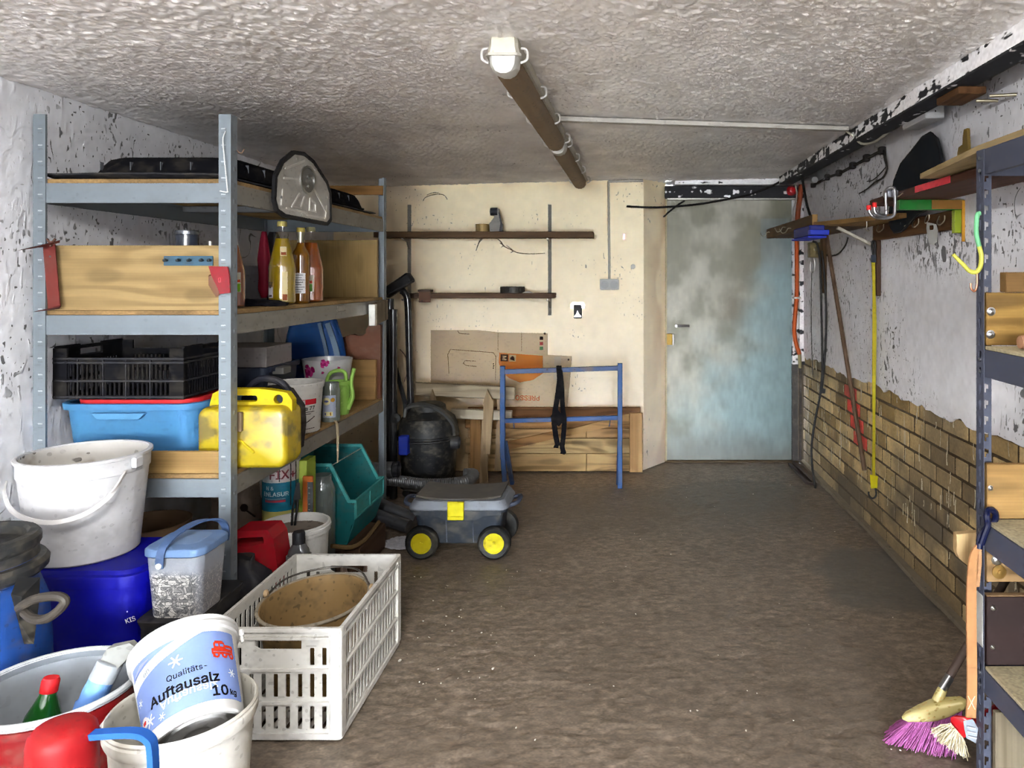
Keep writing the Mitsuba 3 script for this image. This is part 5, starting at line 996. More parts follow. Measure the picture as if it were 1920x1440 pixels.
part(k, 'brace', hull([(-.48, y - .024, .25), (-.48, y - .003, .25), (-.44, y - .024, .30), (-.44, y - .003, .30), (.052, y - .024, .43), (.052, y - .003, .43), (.052, y - .024, .365), (.052, y - .003, .365)]), ('woodx', (232, 180, 118), .9))
part(k, 'brace', hull([(-.9, y - .022, .15), (-.9, y - .003, .15), (-.9, y - .022, .21), (-.9, y - .003, .21), (-.50, y - .022, .30), (-.50, y - .003, .30), (-.50, y - .022, .245), (-.50, y - .003, .245)]), ('woodx', (206, 150, 94), 1.))
CB = (226, 196, 154)
def carton(label, quad, y, col):
    kk = thing('cardboard_sheet', label, 'cardboard'); part(kk, 'sheet', extr(quad, .005, XZ(y)), ('matte', col, .15)); return kk
yr, yf = 5.487, 5.478
k = carton('flattened brown carton against the back wall behind the other carton', [(X(808, yr), .0), (X(1027, yr), .0), (X(1027, yr), Z(625, yr)), (X(936, yr), Z(623, yr)), (X(896, yr), Z(619, yr)), (X(808, yr), Z(619, yr))], yr, CB)
def mark(k, quad, y, col, nm='print', t=.0008): part(k, nm, extr(quad, t, XZ(y)), ('matte', col, .0), smooth=False)
def px(y, *q): return [(X(u, y), Z(v, y)) for u, v in q]
mark(k, LineString(px(yr, (858, 620), (862, 625), (880, 626.5))).buffer(.0025), yr - .005, (120, 92, 58), 'cut_line'); mark(k, LineString(px(yr, (934, 624), (934, 656))).buffer(.002), yr - .005, (150, 122, 84), 'cut_line'); mark(k, LineString(px(yr, (978, 624), (978, 658))).buffer(.002), yr - .005, (160, 130, 90), 'cut_line')
for v, col in ((634, (34, 28, 26)), (644, (164, 66, 60)), (653, (88, 132, 84))): mark(k, sbox(X(1012, yr), Z(v + 3, yr), X(1018.5, yr), Z(v - 3, yr)), yr - .005, col)
mark(k, Point(*px(yr, (1021.5, 625.5))[0]).buffer(.008), yr - .005, (60, 44, 36))
k = carton('flattened brown carton with orange print leaning on the back wall', px(yf, (835, 654), (1072, 668), (1070, 700), (1064, 762)) + [(X(1062, yf), .0), (X(836, yf), .0)], yf, (228, 198, 154))
mark(k, px(yf, (936, 661), (1018, 667), (1018, 700), (1000, 712), (975, 717), (955, 709), (942, 698), (935, 680)), yf - .005, (214, 120, 62))
mark(k, px(yf, (939, 664), (953, 664.5), (952.5, 677.5), (938.5, 677)), yf - .0056, (50, 34, 28)); mark(k, px(yf, (955, 665), (968, 665.5), (967.5, 678), (954.5, 677.5)), yf - .0056, (212, 186, 146))
part(k, 'print', tf(letters('M', .030, .0006, True), frame((X(946, yf), yf - .0062, Z(671, yf)), unit((0, 0, -1)), (1, 0, 0), (0, -1, 0))), ('matte', (226, 206, 172), 0), smooth=False)
mark(k, unary_union([Polygon(px(yf, (957, 674), (965, 676), (965, 672), (958, 669))), Polygon(px(yf, (956, 672), (966, 671), (961, 667)))]), yf - .0062, (44, 32, 28))
part(k, 'print', tf(letters('PRESSO', .034, .0006, True), frame((X(989, yf), yf - .005, Z(746, yf)), unit((-1, 0, .03)), unit((-.03, 0, -1)), (0, -1, 0))), ('matte', (206, 96, 48), 0), smooth=False)
for l in ([(842, 700), (840, 664), (845, 655), (925, 661), (930, 668), (929, 712)], [(893, 687), (874, 685), (869, 681), (872, 676), (892, 677)]): mark(k, LineString(px(yf, *l)).buffer(.0022), yf - .005, (130, 100, 62), 'cut_line')
for v in (682, 686, 690): mark(k, Point(*px(yf, (925.5, v))[0]).buffer(.005), yf - .005, (70, 52, 40))
mark(k, px(yf, (1040, 668), (1052, 669), (1050, 712), (1038, 712)), yf - .005, (214, 196, 166), 'packing_tape'); mark(k, Point(*px(yf, (1066, 674))[0]).buffer(.006), yf - .005, (60, 44, 36))
# blue trestle stand
k = thing('metal_trestle', 'blue painted steel trestle stand with a black strap over its top bar', 'trestle'); y = 5.02
BS = ('satin', (38, 64, 104), .6); L0, R0_ = X(942.5, y), X(1162.5, y)
zt_, zm = Z(691, y), Z(786, y)
part(k, 'upright', box(L0 - .016, L0 + .016, y - .016, y + .016, Z(860, y), Z(686, y), .003), BS); part(k, 'upright', box(R0_ - .016, R0_ + .016, y - .016, y + .016, .0, Z(681, y), .003), BS)
part(k, 'leg', obar((L0, y, Z(850, y)), (L0 + .02, y - .02, .0), .030, .030, (0, 1, 0), .003), ('satin', (46, 70, 108), .6)); part(k, 'leg', obar((R0_ - .004, y + .035, Z(830, y)), (R0_ - .012, y + .10, .0), .028, .030, (0, 1, 0), .003), ('satin', (42, 64, 110), .6)); part(k, 'leg', obar((L0 + .012, y + .035, Z(830, y)), (L0 + .05, y + .10, .0), .028, .030, (0, 1, 0), .003), ('satin', (40, 56, 84), .6))
part(k, 'top_bar', obar((L0, y, Z(697, y)), (R0_, y, Z(690, y)), .030, .030, (0, 1, 0), .002), ('splash', (80, 96, 128), 1.), 'top bar flecked with white paint'); part(k, 'cross_bar', obar((L0, y, Z(789, y)), (R0_, y, Z(783, y)), .028, .028, (0, 1, 0), .002), BS)
part(k, 'hook', tube([P(1144, 787, y), P(1143, 798, y), P(1141, 799, y)], .004, 6, 4), ('satin', (40, 50, 70), .3)); part(k, 'hook', tube([P(963, 790, y), P(964, 804, y)], .004, 6, 4), ('satin', (40, 50, 70), .3))
k = thing('black_strap', 'black webbing strap hanging in two tails from the blue trestle', 'strap'); q = y - .032; BKK = ('matte', (18, 18, 20), .1)
part(k, 'tail', strap([V(X(1049, y), y + .022, Z(700, y)), V(X(1048, y), y, Z(686.5, y)), P(1048, 691, y - .021), P(1049, 712, q), P(1045, 745, q), P(1039, 785, q), P(1042, 815, q), P(1046, 836, q)], .034, .004, (1, 0, 0), 5), BKK)
part(k, 'tail', strap([P(1050, 694, y - .026), P(1053, 722, q), P(1055, 765, q), P(1058, 790, q), P(1056, 820, q), P(1054, 838, q), P(1057, 848, q)], .032, .004, (1, 0, 0), 5), BKK)
part(k, 'knot', hull([P(1032, 780, q), P(1046, 768, q), P(1060, 785, q), P(1048, 800, q), P(1034, 790, q), P(1045, 785, q - .012)]), BKK)
part(k, 'end_tab', extr(px(q, (1041, 832), (1048, 836), (1047, 840), (1037, 839)), .005, XZ(q)), BKK); part(k, 'end_tab', extr(px(q, (1056, 838), (1062, 849), (1058, 852), (1050, 850)), .005, XZ(q)), BKK)

# ------------------------------------------------------------------ back wall fittings
y = YB
k = thing('wall_shelf', 'two dusty brown shelf boards on slotted wall rails on the cream back wall', 'shelf')
for u in (768, 1031): part(k, 'rail', cat(box(X(u - 3, y), X(u + 3, y), y - .012, y - .0005, Z(591, y), Z(384, y), .001)), ('matte', (130, 124, 114), .5))
DW = ('woodx', (104, 78, 52), .8)
part(k, 'board', box(X(700, 5.29), X(1112, 5.29), 5.29, y - .012, Z(445, 5.29), Z(434, 5.29), .003), DW); part(k, 'board', box(X(767, 5.31), X(1039, 5.31), 5.31, y - .012, Z(559.5, 5.31), Z(550, 5.31), .003), ('woodx', (92, 66, 46), .8))
for u, v in ((768, 446), (1031, 446), (768, 560.5), (1031, 560.5)):
    z0 = Z(v, 5.30); part(k, 'bracket', extr([(5.31, z0), (y - .012, z0), (y - .012, z0 - .075), (y - .03, z0 - .06), (y - .06, z0 - .022), (5.31, z0 - .012)], .014, YZ(X(u, y) - .007)), ('metal', (128, 120, 110), .5))
zs = Z(434, 5.29) + .0005
yt = 5.36; thing('tape_roll', 'brown parcel tape roll lying on the upper wall shelf', 'tape', lathe([(.030, 0), (.050, 0), (.050, .055), (.030, .055), (.030, 0)], 40, (X(905, yt), yt, zs)), ('satin', (168, 140, 92), .15), smooth=40)
k = thing('tape_dispenser', 'grey and black hand tape dispenser standing on the upper wall shelf', 'tape dispenser'); xx = X(929, yt)
part(k, 'body', extr(Polygon([(-.035, 0), (.05, 0), (.05, .05), (.03, .09), (.022, .16), (-.006, .165), (-.004, .10), (-.038, .055)]).buffer(.003), .04, frame((xx, yt + .02, zs + .003), (1, 0, 0), (0, 0, 1), (0, -1, 0))), ('satin', (120, 116, 110), .3)); part(k, 'roller', mv(tf(trimesh.creation.cylinder(.028, .05, sections=28), rotm(90, (0, 1, 0))), xx - .008, yt - .01, zs + .145), ('satin', (34, 36, 40), .2), 'black roller'); part(k, 'frame', extr(Polygon([(.03, .0), (.052, 0), (.05, .06), (.034, .14), (.024, .14), (.04, .06)]), .006, frame((xx, yt - .021, zs), (1, 0, 0), (0, 0, 1), (0, -1, 0))), ('satin', (44, 44, 48), .2))
zs = Z(550, 5.31) + .0005
thing('black_tin', 'flat round black tin on the lower wall shelf', 'tin', lathe([(0, 0), (.086, 0), (.088, .003), (.088, .040), (.086, .046), (0, .046)], 40, (X(961, 5.40), 5.40, zs)), ('satin', (34, 32, 31), .4))
m = jitter(trimesh.Trimesh(*trimesh.remesh.subdivide_to_size(*(lambda q: (q.vertices, q.faces))(loft([(0, .045, .02, .018), (.008, .03, .012, .01), (.014, .01, .005, .004)], 5)), .01)), .004, 60); m.vertices[:, 2] = np.maximum(m.vertices[:, 2], 0)
thing('paper_scrap', 'white paper scrap beside the flat black tin on the lower wall shelf', 'paper', mv(m, X(990, 5.36), 5.36, zs), ('matte', (220, 212, 196), .1))
k = thing('clamp', 'small dark clamp gripping the left end of the lower wall shelf', 'clamp'); yq = 5.297
part(k, 'jaw', box(X(783, yq), X(807, yq), yq, yq + .08, Z(547.5, yq), Z(543, yq), .002), ('satin', (50, 34, 28), .4)); part(k, 'jaw', box(X(785, yq), X(807, yq), yq, yq + .012, Z(567, yq), Z(547, yq), .002), ('splash', (96, 66, 50), 1.))
k = thing('bottle_opener', 'black and chrome wall hook plate below the lower wall shelf', 'wall hook'); CH = ('chrome', (215, 214, 216), .05)
part(k, 'plate', extr(rpoly(X(1076, y), X(1091, y), Z(597, y), Z(570, y), .006), .008, XZ(y)), ('satin', (26, 26, 28), .1)); part(k, 'head', extr(Polygon([(X(u, y), Z(v, y)) for u, v in ((1070, 578), (1070, 571), (1074, 566), (1094, 566), (1097, 571), (1096, 578), (1091, 577), (1090, 571), (1076, 571), (1076, 578))]), .03, XZ(y)), CH)
part(k, 'catch', extr([(X(u, y), Z(v, y)) for u, v in ((1080, 590), (1083, 582), (1087, 590), (1090, 592), (1090, 594), (1077, 594), (1077, 592))], .02, XZ(y)), CH); part(k, 'hole', extr(Point(X(1083.5, y), Z(576, y)).buffer(.012), .012, XZ(y)), ('satin', (20, 20, 22), .1))
k = thing('power_socket', 'double grey wall socket with round lids beside the door', 'socket')
part(k, 'box', extr(rpoly(X(1125, y), X(1160.5, y), Z(543.5, y), Z(523, y), .010), .04, XZ(y)), ('satin', (168, 166, 160), .15))
for u in (1134, 1151.5): part(k, 'lid', extr(Point(X(u, y), Z(533.5, y)).buffer(.029), .046, XZ(y)), ('satin', (150, 150, 146), .15))
part(k, 'cable_pipe', cat(rod((X(1142.5, y), y - .009, Z(523, y)), (X(1141, y), y - .009, hceil(X(1141, y), y) - .012), .0085)), ('satin', (196, 188, 172), .2), 'pale cable pipe'); part(k, 'conduit', rod((X(1141, y), y - .012, hceil(-.1, y) - .012), (.155, y - .012, hceil(.1, y) - .012), .010), ('satin', (206, 200, 188), .25))
thing('red_hanger', 'small red plastic tag hanging on the back wall', 'tag', extr(rpoly(X(1167.5, y), X(1172.5, y), Z(450, y), Z(438, y), .005), .012, XZ(y)), ('gloss', (206, 30, 44), .05))
thing('wall_plug', 'small round white cap in the back wall near the door', 'cap', tf(lathe([(0, 0), (.018, 0), (.016, .004), (0, .004)], 24), frame((X(1187, y), y, Z(500, y)), (1, 0, 0), (0, 0, 1), (0, -1, 0))), ('satin', (216, 208, 192), .1))
def web(label, lines, y, r=.0016):
    thing('cobweb', label, 'cobweb', cat([tube([P(u, v, y - .006) + V(0, -rng.uniform(0, .02), 0) for u, v in l], [r, r * 1.6, r], 5, 5) for l in lines]), ('matte', (96, 76, 56), .3), kind='stuff')
web('dusty cobweb strands on the back wall under the ceiling', [[(793, 378), (797, 371), (810, 366), (825, 364), (834, 367), (839, 374)], [(800, 366), (812, 362), (824, 362)]], y)
web('dusty cobweb strands hanging under the upper wall shelf', [[(896, 462), (900, 450), (912, 446), (928, 446), (938, 452), (946, 462), (958, 468), (972, 474), (995, 476), (1022, 475)], [(938, 456), (944, 460), (940, 464)], [(950, 460), (962, 470), (958, 474)], [(893, 470), (898, 456), (906, 448)]], y, .002)

# ------------------------------------------------------------------ dark steel rack at the right edge
k = thing('steel_rack', 'dark grey bolted steel rack with chipboard shelves at the right edge of the photo', 'shelf')
DG = ('satin', (54, 56, 66), .12); px_, py_ = .975, 2.05
key = Polygon([(-.0035, -.014), (.0035, -.014), (.0045, -.002), (.007, .004), (.007, .012), (.003, .016), (-.003, .016), (-.007, .012), (-.007, .004), (-.0045, -.002)])
def keyed(w, top, cxs=.5, sh=key): return sbox(0, 0, w, top).difference(unary_union([shapely.affinity.translate(sh, w * cxs, z) for z in np.arange(.05, top - .03, .0445)]))
sq = unary_union([sbox(-.008, -.012, .004, .012), sbox(.0, -.002, .010, .010)])
part(k, 'post', cat(extr(keyed(.042, 1.768), .0018, frame((px_, py_, 0), (0, -1, 0), (0, 0, 1), (-1, 0, 0))), extr(keyed(.040, 1.768, .55, sq), .0018, frame((px_, py_ + .002, 0), (1, 0, 0), (0, 0, 1), (0, -1, 0)))), DG)
for z0, z1 in ((1.70, 1.767), (1.154, 1.227), (.69, .76), (.305, .365)):
    part(k, 'beam', cat(box(px_ + .0005, px_ + .003, .75, 2.012, z0, z1), box(px_, px_ + .03, .75, 2.012, z1 - .002, z1), box(px_ + .0005, px_ + .02, .75, 2.012, z0, z0 + .002)), DG)
    part(k, 'beam', cat(box(px_ + .01, 1.37, 2.044, 2.047, z0, z1), box(px_ + .01, 1.37, 2.02, 2.047, z1 - .002, z1)), DG)
    if z1 < 1.7: part(k, 'board', box(px_ + .004, 1.372, .75, 2.012, z1 + .0005, z1 + .010, .001), ('chip', (206, 190, 152), .35))
    for dz in (.012, .045): part(k, 'bolt', tf(lathe([(.005, 0), (.005, .003), (.002, .004), (0, .004)], 12), frame((px_ - .002, 2.028, z0 + dz), (0, 1, 0), (0, 0, 1), (-1, 0, 0))), ('chrome', (200, 204, 210), .1))
part(k, 'post', box(1.335, 1.375, 2.03, 2.05, 0, 1.768), DG)
def bolt(u, v, y, r=.008, nm='bolt'): return part(k, nm, tf(lathe([(r * 1.5, 0), (r * 1.5, .0015), (r, .002), (r, .006), (r * .5, .008), (0, .008)], 20), frame((X(u, y), y, Z(v, y)), (1, 0, 0), (0, 0, 1), (0, -1, 0))), ('chrome', (196, 194, 190), .2))
k = thing('wooden_plank', 'yellow pine plank with two bolts standing across the back of the upper rack shelf', 'plank'); part(k, 'plank', box(.983, 1.33, 2.012, 2.036, 1.2385, 1.381, .002), ('woodx', (186, 144, 76), .75)); bolt(1858, 584, 2.012); bolt(1857, 627, 2.012)
k = thing('wooden_plank', 'pale pine plank across the back of the lower rack shelf, above the blue carabiner', 'plank'); part(k, 'plank', box(.985, 1.33, 2.012, 2.034, .771, .918, .002), ('woodx', (190, 148, 90), .6)); bolt(1857, 915, 2.012, .005)
k = thing('wooden_plank', 'striped offcut bolted under the lower rack shelf with a round brass washer', 'plank'); part(k, 'plank', box(.985, 1.33, 2.014, 2.038, .60, .686, .002), ('woodx', (196, 156, 106), 1.)); bolt(1869, 1049, 2.014, .010)
part(k, 'washer', tf(lathe([(.019, 0), (.019, .003), (.006, .004), (.006, .008), (0, .009)], 28), frame((X(1873, 2.014), 2.014, Z(1072, 2.014)), (1, 0, 0), (0, 0, 1), (0, -1, 0))), ('metal', (150, 116, 60), .4), 'brass washer')
k = thing('plywood_board', 'dark brown coated plywood board across the back of the lowest rack shelf', 'panel'); part(k, 'panel', box(.984, 1.33, 2.012, 2.03, .3765, .561, .002), ('woodx', (44, 27, 22), .35)); part(k, 'raw_edge', box(.984, 1.33, 2.0118, 2.030, .561, .566, .001), ('woodx', (150, 118, 84), .6)); bolt(1862, 1140, 2.012, .005); bolt(1861, 1213, 2.012, .004)
thing('wooden_board', 'weathered grey board standing on the floor under the rack', 'board', box(1.01, 1.33, 2.018, 2.036, 0, .245, .002), ('woodz', (150, 136, 112), .7))
thing('wooden_block', 'small brown offcut on the yellow pine plank in the rack', 'block', box(1.03, 1.33, 2.0, 2.036, 1.382, 1.436, .002), ('woodx', (132, 98, 56), .5))
thing('tool_handle', 'rounded brown wooden tool handle lying on the upper rack shelf', 'tool', tf(lathe([(0, 0), (.016, .002), (.02, .02), (.015, .06), (.018, .12), (0, .13)], 24), frame((1.005, 1.89, 1.258), (0, 1, 0), (0, 0, 1), (1, 0, 0))), ('satin', (150, 110, 84), .3))
thing('wooden_board', 'pale edged board lying on top of the rack and sticking out towards the door', 'board', extr([(.982, .9), (1.372, .9), (1.372, 2.58), (1.052, 2.635), (.984, 2.06)], .018, frame((0, 0, 1.7685), (1, 0, 0), (0, 1, 0), (0, 0, 1))), ('woody', (206, 178, 128), .5))
k = thing('post_label', 'white strip of tape stuck on the rack post', 'tape', box(px_ - .0028, px_ - .0019, 2.012, 2.046, Z(1208, 2.03), Z(1112, 2.03)), ('satin', (216, 216, 210), .1))

# ------------------------------------------------------------------ wall planks and what hangs from them
def on_wall(u, v, x): y = x * F / (u - CX); return V(x, y, Z(v, y))
k = thing('wall_plank', 'dark brown wall shelf plank with red paint on its edge, held by a green bracket', 'wall shelf', group='wooden planks on the right wall')
part(k, 'plank', box(1.10, 1.325, 2.12, 3.32, 1.735, 1.764, .006), ('woody', (86, 54, 40), .6)); part(k, 'red_paint', box(1.0985, 1.1005, 2.50, 2.80, 1.738, 1.762), ('satin', (216, 62, 72), .25), 'red painted edge')
yb = 3.03
part(k, 'bracket_arm', cat(box(1.12, 1.384, yb - .018, yb + .018, 1.694, 1.7345, .002)), ('gloss', (34, 94, 40), .3), 'green bracket arm'); part(k, 'bracket_leg', box(1.345, 1.384, yb - .012, yb + .016, 1.60, 1.694, .002), ('gloss', (142, 160, 36), .3), 'yellow-green bracket leg'); part(k, 'bracket_edge', box(1.372, 1.384, yb - .02, yb - .0125, 1.565, 1.73, .001), ('satin', (186, 130, 44), .3))
part(k, 'bracket_arm', box(1.25, 1.38, yb - .0195, yb - .0181, 1.696, 1.733), ('satin', (122, 84, 40), .3)); part(k, 'hook', tube([V(1.098, 2.97, 1.752), V(1.085, 2.96, 1.738), V(1.085, 2.93, 1.738), V(1.096, 2.91, 1.75)], .0022, 6, 4), ('metal', (170, 150, 130), .2))
k = thing('hook_board', 'brown board screwed flat to the right wall with a row of wire hooks', 'hook board')
part(k, 'board', box(1.360, 1.384, 3.06, 4.05, 1.618, 1.698, .003), ('woody', (112, 76, 44), .7))
for u, v, w in ((1655, 428, 16), (1688, 425, 16), (1704, 416, 9), (1722, 418, 15), (1744, 410, 11), (1770, 413, 18)):
    c = on_wall(u, v, 1.357); d = w * c[1] ** 2 / (F * 1.357) * .55
    part(k, 'hook', tube([V(1.360, c[1] + d, c[2] + .022), V(1.345, c[1] + d * .8, c[2] - .006), V(1.338, c[1], c[2] - .02), V(1.340, c[1] - d * .8, c[2] - .006), V(1.338, c[1] - d, c[2] + .016)], .0026, 6, 5), ('metal', (206, 200, 180), .1))
c = on_wall(1747, 418, 1.33); thing('plastic_tag', 'grey translucent plastic tag hanging on a hook of the hook board', 'tag', extr(Polygon([(-.02, 0), (.02, -.01), (.028, -.04), (.022, -.085), (.008, -.10), (-.012, -.09), (-.022, -.03)]).difference(rpoly(-.009, .009, -.034, -.014, .004)), .003, frame(c + V(0, 0, .004), unit((.7, -.7, 0)), (0, 0, 1), unit((-.7, -.7, 0)))), ('satin', (150, 148, 142), .2))
k = thing('wall_plank', 'far wall plank with wire hooks on its edge beside the steel door', 'wall shelf', group='wooden planks on the right wall')
part(k, 'plank', box(1.05, 1.078, 4.12, 5.42, 1.698, 1.766, .003), ('woody', (92, 70, 46), .6)); part(k, 'shelf', box(1.078, 1.384, 4.14, 5.40, 1.70, 1.722, .003), ('woody', (96, 72, 48), .6)); part(k, 'end_grain', box(1.0495, 1.0785, 4.1165, 4.121, 1.6975, 1.7665), ('woodz', (176, 136, 82), .5), 'pale end grain')
for u, v in ((1439, 438), (1468, 429), (1478, 431)):
    c = on_wall(u, v, 1.045); part(k, 'hook', tube([V(1.05, c[1] - .06, c[2] + .006), V(1.04, c[1] - .02, c[2] + .008), V(1.03, c[1] + .0, c[2] - .012), V(1.02, c[1] + .06, c[2] - .016), V(1.012, c[1] + .10, c[2] + .012)], .003, 6, 5), ('metal', (216, 214, 200), .1))
k = thing('wall_plank', 'broad board propped by a white strut below the dark wall plank', 'wall shelf', group='wooden planks on the right wall')
part(k, 'board', extr([(1.052, 4.10), (1.30, 3.50), (1.384, 3.50), (1.384, 4.10)], .022, frame((0, 0, 1.6995), (1, 0, 0), (0, 1, 0), (0, 0, 1))), ('woody', (150, 112, 66), .6)); part(k, 'strut', obar((1.17, 4.06, 1.690), (1.362, 4.06, 1.594), .03, .016, (0, 0, 1), .002), ('satin', (206, 200, 184), .3), 'white strut')
part(k, 'screw_hook', tube([V(1.22, 3.72, 1.699), V(1.22, 3.72, 1.672), V(1.212, 3.715, 1.66), V(1.22, 3.70, 1.648), V(1.228, 3.70, 1.655)], .0025, 6, 5), ('metal', (214, 210, 196), .1))
thing('wall_batten', 'upright dark brown batten on the right wall behind the yellow bungee', 'batten', box(1.362, 1.384, 3.985, 4.045, 1.32, 1.617, .003), ('woodz', (86, 60, 42), .7))
thing('wall_batten', 'upright brown batten on the right wall behind the leaning stick', 'batten', box(1.358, 1.384, 5.04, 5.12, 1.31, 1.699, .003), ('woodz', (104, 76, 46), .7))
# black pouch
out = [(1745, 249), (1756, 260), (1762, 288), (1767, 332), (1769, 352), (1757, 378), (1742, 392), (1722, 400), (1706, 418), (1690, 433), (1678, 436), (1671, 426), (1668, 404), (1672, 372), (1678, 338), (1690, 308), (1710, 284), (1730, 258)]
pl = Polygon([tuple(on_wall(u, v, 1.338)[1:]) for u, v in out]).buffer(.01).buffer(-.008)
m = extr(pl, .012, YZ(1.334)); m = trimesh.Trimesh(*trimesh.remesh.subdivide_to_size(m.vertices, m.faces, .02)); m.vertices[:, 0] += .014 * (meshkit.fbm(m.vertices * np.array([5, 9, 3]), 2, 4) - .5)
k = thing('saw_pouch', 'black leaf-shaped fabric pouch hanging behind the dark wall plank', 'pouch'); part(k, 'pouch', m, ('matte', (34, 36, 38), .1), smooth=50); part(k, 'piping', tube(np.c_[np.full(len(pl.exterior.coords) - 1, 1.336), np.array(pl.exterior.coords)[:-1]][::2], .0045, 6, 1, closed=True), ('satin', (20, 20, 22), .1))
k = thing('cutting_board', 'olive brown metal plate with a narrow tongue standing on the dark wall plank', 'plate'); part(k, 'plate', extr(Polygon([(2.80, 1.7645), (2.905, 1.7645), (2.905, 1.905), (2.895, 1.925), (2.862, 1.93), (2.858, 1.962), (2.85, 1.985), (2.825, 1.985), (2.822, 1.95)]), .012, YZ(1.305)), ('satin', (104, 84, 40), .3))
y = 2.97; k = thing('utility_hook', 'chrome double utility hook with red tips hanging at the end of the dark wall plank', 'hook')
part(k, 'hook', tube([P(1662, 394, y), P(1661, 362, y), P(1664, 354, y - .02), P(1674, 352, y - .03), P(1678, 360, y - .03), P(1678, 392, y - .03), P(1674, 405, y - .03), P(1655, 409, y - .03), P(1640, 407, y - .03), P(1631, 400, y - .03), P(1629, 392, y - .03)], .0065, 10, 5), ('chrome', (214, 216, 220), .05)); part(k, 'hook', tube([P(1662, 396, y), P(1660, 403, y), P(1650, 403, y), P(1641, 398, y), P(1639, 388, y)], .0065, 10, 5), ('chrome', (214, 216, 220), .05)); part(k, 'plate', box(X(1659, y), 1.099, y - .004, y + .02, 1.74, 1.768, .002), ('chrome', (190, 190, 196), .1))
for u, v in ((1629, 389), (1639.5, 384)): part(k, 'red_tip', rod(P(u, v + 5, y - (.03 if u < 1635 else 0)), P(u, v - 4, y - (.03 if u < 1635 else 0)), .0095, 12), ('satin', (214, 44, 44), .05), 'red tip')
k = thing('blue_holder', 'blue plastic box fixed under the far wall planks', 'box'); part(k, 'box', box(1.0, 1.083, 3.98, 4.35, 1.640, 1.6985, .006), ('satin', (22, 28, 84), .2)); part(k, 'lid', box(.996, 1.10, 3.955, 4.0, 1.645, 1.672, .004), ('satin', (40, 54, 150), .1)); part(k, 'base', box(.99, 1.09, 3.97, 4.36, 1.630, 1.640, .003), ('satin', (40, 52, 160), .1))
k = thing('wall_lock', 'brass-coloured lock box with a carabiner and wire hanging on the right wall by the door', 'lock'); yq = 5.20
part(k, 'box', box(1.30, 1.384, yq - .03, yq + .03, 1.555, 1.66, .004), ('metal', (140, 124, 84), .4)); part(k, 'knob', tf(lathe([(.014, 0), (.014, .008), (0, .010)], 18), frame((1.342, yq - .03, 1.612), (1, 0, 0), (0, 0, 1), (0, -1, 0))), ('chrome', (190, 180, 150), .1))
part(k, 'carabiner', tube([V(1.335, yq, 1.552), V(1.345, yq, 1.51), V(1.335, yq, 1.46), V(1.318, yq, 1.455), V(1.313, yq, 1.50), V(1.322, yq, 1.545)], .0055, 8, 4, closed=True), ('chrome', (214, 214, 214), .05)); part(k, 'wire', tube([V(1.322, yq, 1.455), V(1.318, yq, 1.2), V(1.322, yq, .95), V(1.33, yq, .74)], .003, 6, 5), ('satin', (76, 74, 72), .2))
k = thing('power_cable', 'doubled black cable hanging from the far wall plank down to the floor', 'cable'); yq = 4.98
part(k, 'cable', tube([P(1524, 452, yq), P(1533, 460, yq), P(1538, 500, yq), P(1540, 580, yq), P(1542, 680, yq), P(1540, 720, yq), P(1537, 745, yq), P(1528, 790, yq), P(1522, 835, yq), P(1523, 875, yq), P(1529, 915, yq)], .0075, 8, 6), ('satin', (22, 22, 23), .2)); part(k, 'cable', tube([P(1541, 470, yq), P(1546, 520, yq), P(1549, 590, yq), P(1547, 660, yq), P(1542, 720, yq), P(1538, 740, yq)], .0075, 8, 6), ('satin', (22, 22, 23), .2)); part(k, 'plug', hull([P(u, v, yq + d) for u, v in ((1537, 724), (1548, 730), (1547, 738), (1536, 737)) for d in (-.02, .02)]), ('satin', (24, 24, 25), .2))
part(k, 'loop', tube([P(1590, 446, 4.5), P(1585, 460, 4.6), P(1572, 476, 4.7), P(1556, 480, 4.8), P(1550, 478, 4.9)], .005, 6, 6), ('satin', (26, 26, 27), .2))
thing('wooden_stick', 'thin brown stick leaning slantwise against the right wall', 'stick', rod(V(1.262, 4.62, 1.70 - .004), V(1.368, 4.21, .33), .0125, 10), ('woodz', (96, 72, 52), .6))
k = thing('bungee_strap', 'long yellow luggage strap with black hooks hanging against the right wall', 'strap'); yq = 3.975
YL = ('satin', (178, 162, 36), .3)
part(k, 'band', strap([P(1638, 490, yq), P(1638.5, 560, yq), P(1638, 700, yq), P(1638.5, 800, yq), P(1638, 892, yq)], .015, .005, (1, 0, 0), 5), YL); part(k, 'band', strap([P(1636, 492, yq + .014), P(1641, 600, yq + .014), P(1639, 760, yq + .014), P(1637, 890, yq + .014)], .013, .004, (1, 0, 0), 5), ('satin', (170, 156, 44), .4))
part(k, 'top_loop', tube([P(1640, 492, yq), P(1637, 475, yq), P(1635, 462, yq), P(1637, 452, yq), P(1641, 458, yq), P(1640, 478, yq)], .006, 8, 5), ('satin', (20, 20, 21), .1)); part(k, 'clamp', hull([P(u, v, yq + d) for u, v in ((1633, 478), (1643, 478), (1643, 492), (1633, 492)) for d in (-.012, .016)]), ('satin', (28, 34, 44), .1))
part(k, 'end_piece', hull([P(u, v, yq + d) for u, v in ((1631, 890), (1646, 893), (1645, 915), (1633, 916)) for d in (-.014, .014)]), ('gloss', (228, 214, 30), .15), 'yellow end piece'); part(k, 'end_hook', tube([P(1641, 914, yq), P(1643, 926, yq), P(1640, 933, yq), P(1634, 934, yq), P(1629, 928, yq), P(1629, 922, yq)], .005, 8, 5), ('satin', (24, 24, 25), .1))
